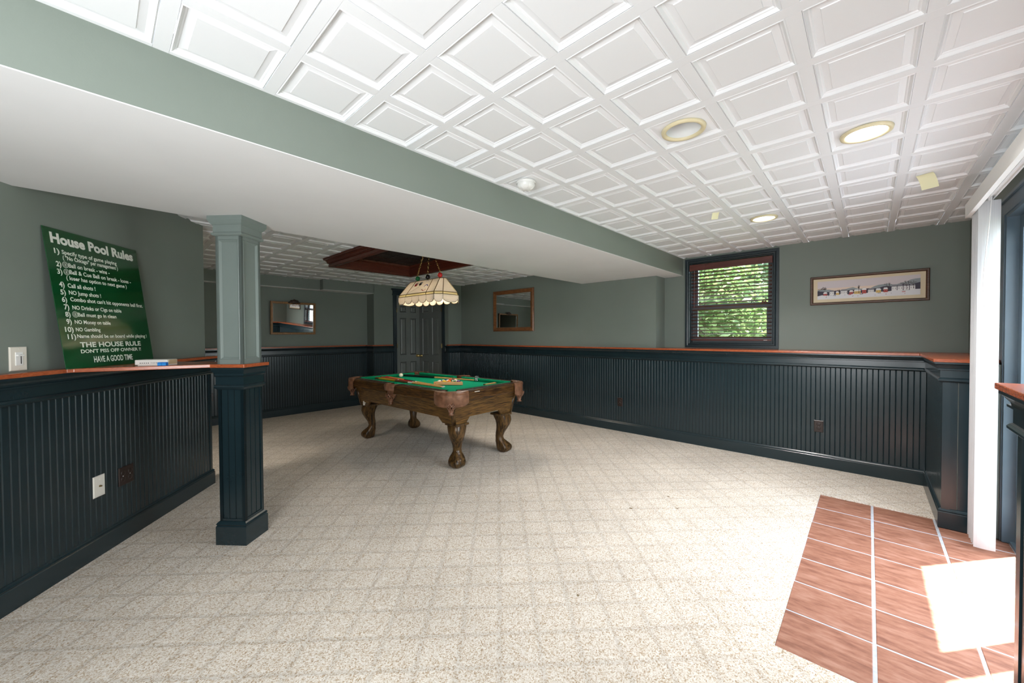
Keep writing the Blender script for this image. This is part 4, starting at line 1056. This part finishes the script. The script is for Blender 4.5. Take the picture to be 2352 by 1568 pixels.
# pockets
def pocket(x, y, ang, corner):
    """local: +y points out of the table through the pocket"""
    T = Matrix.Translation((x, y, 0)) @ Matrix.Rotation(ang, 4, 'Z')
    p = empty('pocket', (0, 0, 0)); p.parent = pt
    def tv(r_, a, z, oy=0): return T @ Vector((r_*math.sin(a), r_*math.cos(a)+oy, z))
    Rf = .185 if corner else .098; sp = R(62 if corner else 52); oy = -.185 if corner else -.098
    n = 16
    # flap: curved shield hanging outside
    prof = []
    for i in range(n+1):
        q = -1+2*i/n; a = q*sp
        zb2 = (.650 if corner else .655)+.030*abs(q)**4
        prof.append([tv(Rf-.03, a, .8035, oy), tv(Rf-.008, a, .806, oy), tv(Rf+.006, a, .798, oy), tv(Rf+.009, a, .780, oy), tv(Rf+.006, a, .774, oy), tv(Rf+.011, a, .768, oy), tv(Rf+.010, a, zb2+.006, oy), tv(Rf+.006, a, zb2, oy), tv(Rf+.001, a, zb2+.004, oy), tv(Rf+.001, a, .77, oy), tv(Rf-.025, a, .775, oy)])
    MB().rings(prof, True, True, True).build('leather_flap', M['leather'], p, True, angle=40)
    # inner lip of the pocket mouth
    c = -.085 if corner else -.045
    r_ = .062
    prof = []
    for i in range(n+1):
        a = R(-105)+R(210)*i/n
        prof.append([T @ Vector((rr_*math.sin(a), rr_*math.cos(a)+c, z)) for rr_, z in ((r_, .735), (r_-.004, .80), (r_+.004, .8055), (r_+.03, .8045), (r_+.04, .79), (r_+.03, .735))])
    MB().rings(prof, True, True, True).build('pocket_lip', M['leather'], p, True, angle=40)
    b = MB().lathe([(.001, .736), (.075, .737), (.078, .766)], 20, tuple(T @ Vector((0, c, 0)))); b.build('pocket_well', M['slot'], p)
    # woven net with fringe below
    cy = -.030 if corner else -.012; b = MB(); m = 9
    for k in range(m):
        for sg in (-1, 1):
            pts = []
            for q in range(7):
                f = q/6; a = 2*PI*k/m+sg*f*1.25; rad = (.052, .054, .052, .044, .031, .022, .020)[q]; pts.append(T @ Vector((rad*math.cos(a), rad*math.sin(a)+cy, .690-.083*f)))
            b.tube(pts, .0052, 5)
    b.build('net', M['leather'], p)
    b = MB().lathe([(.022, .612), (.026, .604), (.020, .597), (.020, .592), (.030, .572), (.024, .571), (.001, .575)], 14, tuple(T @ Vector((0, cy, 0)))); b.build('net_tassel', M['leather'], p, True)
for sx in (-1, 1):
    for sy in (-1, 1):
        ang = math.atan2(sy, sx)-PI/2
        pocket(sx*(HW-.035), sy*(HL-.035), ang, True)
pocket(HW+.004, 0, -PI/2, False); pocket(-HW-.004, 0, PI/2, False)
MB().box((-.60, 0, 0), (-.605, .0, 0)) 
# a pale wooden shim showing over the left leg
o = MB().box((-.452, .83, .447), (-.425, .845, .500)).box((-.452, .80, .475), (-.440, .845, .485)).build('pale_shim', M['pearl'], pt)
MB().box((-.255, -HL-.0025, .7735), (-.185, -HL+.001, .7795)).build('name_strip', M['pearl'], pt)

# things on the table --------------------------------------------------
def tl(x, y, z): 
    c, s = math.cos(TRZ), math.sin(TRZ); return Vector((2.81+c*x-s*y, 3.99+s*x+c*y, z))
def stick(name, A, B, segs, label, cat, group=None, lift=0):
    """tapered stick from A (butt) to B (tip): segs = [(t0,t1,r0,r1,mat,partname)]"""
    A, B = Vector(A), Vector(B); t = empty(name, tuple(A), label=label, cat=cat, group=group)
    for (t0, t1, r0, r1, m, pn) in segs:
        MB().tube([(B-A)*t0, (B-A)*t1], [r0, r1], 12).build(pn, m, t, True, angle=40)
    return t
zb2 = ZBED
stick('pool_cue', tl(-.231, .925, zb2+.0165), tl(-.222, -.500, zb2+.007), [(0, .008, .0155, .0160, M['white_box'], 'bumper'), (.008, .075, .0160, .0155, M['brownbutt'], 'butt_cap'), (.075, .345, .0155, .0140, M['mustard'], 'butt'), (.345, .54, .0140, .0115, M['brownbutt'], 'forearm'), (.54, .60, .0115, .0108, M['white_box'], 'inlay'), (.60, .985, .0108, .0062, M['maple'], 'shaft'), (.985, 1, .0062, .006, M['white_box'], 'ferrule')],
      'pool cue with a mustard butt lying nearest the table rail', 'pool cue', 'cues lying on the cloth')
stick('pool_cue', tl(-.155, .955, zb2+.0165), tl(-.196, -.485, zb2+.007), [(0, .008, .0150, .0155, M['white_box'], 'bumper'), (.008, .05, .0155, .0155, M['ink'], 'butt_cap'), (.05, .34, .0155, .0138, M['redbutt'], 'butt'), (.34, .36, .0138, .0136, M['white_box'], 'inlay'), (.36, .57, .0136, .0115, M['redbutt'], 'forearm'), (.57, .59, .0115, .011, M['white_box'], 'inlay'), (.59, .985, .011, .0062, M['maple'], 'shaft'), (.985, 1, .0062, .006, M['white_box'], 'ferrule')],
      'pool cue with a deep red butt, middle one of three together', 'pool cue', 'cues lying on the cloth')
stick('pool_cue', tl(-.080, .985, zb2+.0165), tl(-.170, -.470, zb2+.007), [(0, .012, .0150, .0155, M['white_box'], 'bumper'), (.012, .06, .0155, .0155, M['ink'], 'butt_cap'), (.06, .13, .0155, .0150, M['redbutt'], 'wrap'), (.13, .40, .0150, .0138, M['orange'], 'butt'), (.40, .58, .0138, .0115, M['ink'], 'forearm'), (.58, .61, .0115, .011, M['white_box'], 'inlay'), (.61, .985, .011, .0062, M['maple'], 'shaft'), (.985, 1, .0062, .006, M['white_box'], 'ferrule')],
      'pool cue with an orange butt and black forearm', 'pool cue', 'cues lying on the cloth')
brg = stick('bridge_stick', tl(.175, 1.10, zb2+.0155), tl(.425, -.36, zb2+.016), [(0, .01, .0135, .0145, M['brownbutt'], 'bumper'), (.01, .53, .0145, .0125, M['black'], 'butt'), (.53, 1, .0110, .0075, M['maple'], 'shaft')], 'black and maple bridge stick with a chrome star head', 'bridge stick')
A = tl(.175, 1.10, zb2+.0155); Bv = tl(.425, -.36, zb2+.016)-A
b = MB(); d = Bv.normalized(); side = d.cross(Vector((0, 0, 1))).normalized()
for dd in (0, .022):
    for k in range(8):
        a = 2*PI*k/8+PI/8; v = side*math.cos(a)+Vector((0, 0, 1))*math.sin(a); p = Bv+d*dd+Vector((0, 0, .022))
        if p.z+v.z*.036+zb2+.0155 < zb2: pass
        b.tube([p+v*.006, p+v*.028, p+v*.035+side*.004*math.cos(a)], [.005, .0035, .005], 6)
b.tube([Bv-d*.02, Bv+d*.03], .009, 8); b.tube([Bv+d*.0+Vector((0, 0, .022)), Bv+d*.03+Vector((0, 0, .022))], .010, 8)
hd = b.build('bridge_head', M['chrome'], brg)
ballme = MB().sphere((0, 0, 0), .0286, 24, 16).build('cue_ball', plain('ivory_ball', (.80, .74, .58), .08), None, True)
ballme.location = tl(.113, .839, zb2+.0286); tag(ballme, 'cream cue ball beside the black bridge stick', 'ball')
# rack with fifteen balls
ra = tl(-.142, -.233, zb2); rb = tl(.062, -.517, zb2); rd = (rb-ra).normalized(); rn = Vector((-rd.y, rd.x, 0))
if rn.dot(Vector((1, 1, 0))) < 0: rn = -rn
rl = (rb-ra).length
rk = empty('ball_rack', tuple((ra+rb)/2), label='triangular pale wood rack holding the racked balls', cat='ball rack')
h3 = rl*math.sqrt(3)/2
pa, pb_, pc = rd*(-rl/2), rd*(rl/2), rn*h3
def bar(P, Q, name):
    inw = ((pa+pb_+pc)/3-(P+Q)/2); u = (Q-P).normalized(); inw = (inw-u*inw.dot(u)).normalized()*.012
    sh = u*.0205
    MB().prism([tuple(P.to_2d()), tuple(Q.to_2d()), tuple((Q+inw-sh).to_2d()), tuple((P+inw+sh).to_2d())], .004, .042).build(name, M['maple2'], rk, bevel=.002)
bar(pa, pb_, 'rack_side'); bar(pb_, pc, 'rack_side'); bar(pc, pa, 'rack_side')
q = pa+rd*.02-rn*.0004; MB().sphere((q.x, q.y, .020), .0032, 8, 6).build('peg_hole', M['ink'], rk)
names = {1: 'solid yellow ball', 2: 'solid dark blue ball', 3: 'solid red ball', 4: 'solid purple ball', 5: 'solid orange ball', 6: 'solid green ball', 7: 'solid maroon ball', 8: 'solid black ball', 9: 'yellow striped ball', 10: 'blue striped ball', 11: 'red striped ball', 12: 'purple striped ball', 13: 'orange striped ball', 14: 'green striped ball', 15: 'maroon striped ball'}
order = [13, 1, 5, 14, 4, 10, 9, 6, 12, 2, 11, 15, 3, 7, 8]
cen = Vector(((ra+rb)/2)); k = 0; r_ = .0286
for row in range(5):
    for j in range(5-row):
        p = cen+rd*((j-(4-row)/2)*2*r_*1.002)+rn*(.012+.002+r_+row*math.sqrt(3)*r_*1.002); p.z = zb2+r_
        n_ = order[k]; k += 1
        o = bpy.data.objects.new('billiard_ball', ballme.data.copy()); C.objects.link(o); o.data.materials.clear(); o.data.materials.append(ball_mat(n_))
        o.location = p; o.rotation_euler = (random.uniform(-1.2, 1.2), random.uniform(-.9, .9), random.uniform(0, 6.28))
        tag(o, names[n_]+' in the wooden rack on the green cloth', 'ball', 'racked balls')
st = empty('wooden_stick', tuple(tl(.232, -.698, zb2)), R(4), label='short tan wooden stick lying on the cloth near the end cushion', cat='stick')
MB().rings([[(0, -.011, 0), (0, .011, 0), (0, .012, .014), (0, -.012, .014)], [(.235, -.014, 0), (.235, .014, 0), (.235, .015, .016), (.235, -.015, .016)]], True, True, True).build('bar', M['maple2'], st, bevel=.003)
MB().box((-.003, -.0122, .001), (.012, .0122, .015)).build('dark_tip', M['brownbutt'], st)

# ------------------------------------------------------------------ pool lamp
lp = empty('pool_table_lamp', (2.80, 4.03, 1.735), TRZ, label='cream stained glass lamp with scalloped skirt hanging over the pool table', cat='lamp')
la, lc, lw = .36, .072, .186
zs, zb1, zb2_, ztp = 0.0, .095, .125, .298
def octo(a, c, w, z, grow=0.0):
    return [Vector(p) for p in ((-w-grow, a, z), (-w-grow, -a, z), (-w+c, -a-c-grow, z), (w-c, -a-c-grow, z), (w+grow, -a, z), (w+grow, a, z), (w-c, a+c+grow, z), (-w+c, a+c+grow, z))]
b1 = octo(la, lc, lw, zb1, .0); b2 = octo(la-.008, lc, lw-.008, zb2_); tp = octo(.30, .032, .05, ztp)
came = MB()
def glassq(pts, name, mat=M['slag']):
    n = (pts[1]-pts[0]).cross(pts[-1]-pts[0]).normalized()*.003
    k = len(pts); b = MB().add(list(pts)+[p-n for p in pts], [tuple(range(k)), tuple(range(2*k-1, k-1, -1))]+[(i, (i+1) % k, k+(i+1) % k, k+i) for i in range(k)])
    return b.build(name, mat, lp)
def line(*pts, r=.0042): came.tube(list(pts), r, 5)
for s in range(8):
    a0, a1 = b2[s], b2[(s+1) % 8]; t0, t1 = tp[s], tp[(s+1) % 8]; c0, c1 = b1[s], b1[(s+1) % 8]
    long_ = s in (0, 4)
    fr = [0, .215, .785, 1] if long_ else [0, 1]
    for i in range(len(fr)-1):
        glassq([a0.lerp(a1, fr[i]), a0.lerp(a1, fr[i+1]), t0.lerp(t1, fr[i+1]), t0.lerp(t1, fr[i])], 'shade_panel')
        line(a0.lerp(a1, fr[i]), t0.lerp(t1, fr[i]))
        glassq([c0.lerp(c1, fr[i]), c0.lerp(c1, fr[i+1]), a0.lerp(a1, fr[i+1]), a0.lerp(a1, fr[i])], 'band_panel', M['slagband'])
        line(c0.lerp(c1, fr[i]), a0.lerp(a1, fr[i]))
    line(a0, a1); line(c0, c1); line(t0, t1)
    ns_ = 5 if long_ else 1
    for i in range(ns_):
        p0, p1 = c0.lerp(c1, i/ns_), c0.lerp(c1, (i+1)/ns_); wd = (p1-p0).length; dn = Vector((0, 0, -1)); sk = .050
        arc = []
        for k in range(9):
            q = k/8; arc.append(p1.lerp(p0, q)+dn*(sk+(.040)*math.sqrt(max(0, 1-(2*q-1)**2))))
        glassq([p0, p1]+arc, 'skirt_scallop')
        line(*([p1]+arc+[p0]), r=.0034)
glassq([v for v in tp], 'top_panel')
came.build('brass_came', M['gold'], lp)
# painted motif on the long side that faces the partition
a0, a1, t0, t1 = b2[0], b2[1], tp[0], tp[1]
def sp(u, v): 
    lo = a0.lerp(a1, .215+.57*u); hi = t0.lerp(t1, .215+.57*u); return lo.lerp(hi, v)
nrm = (sp(1, 0)-sp(0, 0)).cross(sp(0, 1)-sp(0, 0)).normalized()
if nrm.x > 0: nrm = -nrm
def ell(cu, cv, ru, rv_, mat, name, a0_=0, a1_=360, inner=0, lift=.001):
    b = MB(); n = 20; o_ = [sp(cu+ru*math.cos(R(a0_+(a1_-a0_)*i/n)), cv+rv_*math.sin(R(a0_+(a1_-a0_)*i/n)))+nrm*lift for i in range(n+1)]
    if inner:
        i_ = [sp(cu+ru*inner*math.cos(R(a0_+(a1_-a0_)*i/n)), cv+rv_*inner*math.sin(R(a0_+(a1_-a0_)*i/n)))+nrm*lift for i in range(n+1)]
        b.rings([o_, i_], False)
    else: b.add(o_[:-1], [tuple(range(n))])
    b.build(name, mat, lp)
cr, cb_, cn = plain('red_glass_paint', (.55, .02, .02), .4), plain('blue_glass_paint', (.02, .04, .35), .4), plain('dark_glass_paint', (.03, .02, .012), .4)
ell(.18, .72, .085, .15, cr, 'painted_ball'); ell(.21, .77, .035, .055, M['lettering'], 'painted_spot', lift=.0016)
ell(.42, .74, .085, .15, cn, 'painted_ball'); ell(.45, .79, .035, .055, M['lettering'], 'painted_spot', lift=.0016)
ell(.72, .80, .10, .15, cb_, 'painted_stripe', 30, 150, .82); ell(.82, .42, .11, .20, cb_, 'painted_stripe', 10, 170, .70); ell(.80, .36, .13, .22, cr, 'painted_stripe', 200, 330, .82)
b = MB(); b.add([sp(.05, .06)+nrm*.001, sp(.42, .47)+nrm*.001, sp(.42, .50)+nrm*.001, sp(.05, .085)+nrm*.001], [(0, 1, 2, 3)]); b.build('painted_cue', M['gold'], lp)
b = MB(); b.add([sp(.40, .455)+nrm*.0014, sp(.48, .54)+nrm*.0014, sp(.48, .57)+nrm*.0014, sp(.40, .49)+nrm*.0014], [(0, 1, 2, 3)]); b.build('painted_cue_tip', cn, lp)
def link_chain(P, Q, name):
    P, Q = Vector(P), Vector(Q); d = Q-P; n = max(2, int(d.length/.026)); b = MB()
    z = d.normalized(); x = z.cross(Vector((0, 1, 0))).normalized() if abs(z.y) < .9 else z.cross(Vector((1, 0, 0))).normalized(); y = z.cross(x)
    for k in range(n):
        c = P+d*((k+.5)/n); a, bb = (x, y) if k % 2 else (y, x)
        Tm = Matrix(((a.x, z.x, bb.x), (a.y, z.y, bb.y), (a.z, z.z, bb.z)))
        b.torus(tuple(c), .0165, .0028, Tm.to_4x4() @ Matrix.Diagonal((.55, 1, 1, 1)), 12, 5)
    b.build(name, M['brass'], lp)
zcl = 2.385-1.735
for (y, nm, cm) in ((.21, 'green', BALLC[6]), (0, 'black', BALLC[8]), (-.24, 'red', (.62, .02, .02))):
    mt = plain('lamp_ball_'+nm, cm, .1)
    s_ = MB().sphere((0, y, ztp+.045), .030, 20, 14).build('ball_finial', mt, lp, True); s_['label'] = nm+' ball finial'
    MB().lathe([(.018, ztp), (.014, ztp+.012), (.010, ztp+.018)], 14, (0, y, 0)).build('finial_seat', mt, lp, True)
    MB().sphere((-.0235, y+.006, ztp+.052), .0105, 12, 8, (.75, 1, 1)).build('ball_number_spot', M['paper'], s_, True)
    MB().torus((0, y, ztp+.090), .013, .003, Matrix.Rotation(PI/2, 4, 'Y'), 14, 6).build('finial_ring', M['brass'], lp)
    link_chain((0, y, ztp+.098), (.02 if y == 0 else .0, y*.38, zcl), 'chain')
for y in (-.20, .20):
    bb = MB().sphere((0, y, .155), .03, 14, 10).lathe([(.014, .18), (.014, .25)], 10, (0, y, 0)).build('light_bulb', M['bulbsoft'], lp, True)
    d = bpy.data.lights.new('lamp_bulb', 'POINT'); d.energy = 2.3; d.shadow_soft_size = .035; d.color = (1, .84, .62)
    o = bpy.data.objects.new('lamp_bulb', d); C.objects.link(o); o.parent = lp; o.location = (0, y, .105)

# ------------------------------------------------------------------ cue rack, seen only in the mirrors
cr_ = empty('cue_rack', (-1.2, 4.35, 1.25), label='oak wall rack with a dark crest and standing cues, seen in the mirrors', cat='cue rack')
b = MB().box((0, -.34, 0), (.015, .34, .80)).box((.015, -.34, 0), (.07, -.29, .80)).box((.015, .29, 0), (.07, .34, .80)).box((.015, -.29, .02), (.07, .29, .07)).box((.015, -.29, .73), (.07, .29, .78)); b.build('rack_frame', M['cuerack'], cr_, bevel=.003)
MB().sphere((.03, 0, .82), .06, 14, 8, (.5, 1.6, .8)).build('carved_crest', M['carved'], cr_, True)
for k in range(5):
    y = -.22+k*.11
    MB().tube([(.045, y, .072), (.045, y, .70)], [.014, .008], 8).build('stored_cue', M['maple'] if k % 2 else M['brownbutt'], cr_, True)

# ------------------------------------------------------------------ outdoors
g = structure(MB().box((XW+.2, -14, -.35), (26, 16, -.25)).box((-6, -14, -.35), (XW+.2, -.85, -.25)).build('ground', M['grass']), 'lawn outside')
structure(MB().box((-3.0, -5.5, -.25), (7.0, -.83, -.03)).build('patio', M['patio']), 'grey bluestone patio outside the sliding door')
def leaves(n, cx, cy, cz, rx, ry, rz_, size, mat, parent, seed):
    r = random.Random(seed); b = MB()
    for _ in range(n):
        while True:
            p = Vector((r.uniform(-1, 1), r.uniform(-1, 1), r.uniform(-1, 1)))
            if .25 < p.length < 1: break
        c = Vector((cx+p.x*rx, cy+p.y*ry, cz+p.z*rz_)); s = size*r.uniform(.6, 1.3)
        a = Vector((r.gauss(0, 1), r.gauss(0, 1), r.gauss(0, .5))).normalized(); w = a.cross(Vector((r.gauss(0, 1), r.gauss(0, 1), r.gauss(0, 1)))).normalized()
        b.add([c-a*s, c+w*s*.45, c+a*s, c-w*s*.45], [(0, 1, 2, 3)])
    return b.build('foliage', mat, parent, kind='stuff')
specs = [(7.6, 2.30, 3.2, 'leafa', 'bright green leafy tree filling the window view'), (9.7, 1.9, 3.7, 'leafb', 'deeper green tree just behind the bright one outside the window'), (7.9, -.2, 3.0, 'leafa', 'bright green tree outside beyond the blind pull cords'), (11.9, 3.2, 4.4, 'leafb', 'tall tree farthest out behind the other window trees')]
for k, (x, y, h, lm_, lb) in enumerate(specs):
    t = empty('leafy_tree', (x, y, -.25), label=lb, cat='tree')
    MB().tube([(0, 0, 0), (.05, .03, h*.4), (-.05, .0, h*.75)], [.09, .07, .03], 8).build('trunk', M['bark'], t, True)
    for a in range(3):
        MB().tube([(0, 0, h*(.25+.12*a)), (.45*math.cos(a*2.2), .45*math.sin(a*2.2), h*(.5+.1*a))], [.035, .015], 6).build('branch', M['bark'], t, True)
    leaves(5200, 0, 0, h*.56, .92, 1.12, h*.50, .085, M[lm_], t, 7+k)
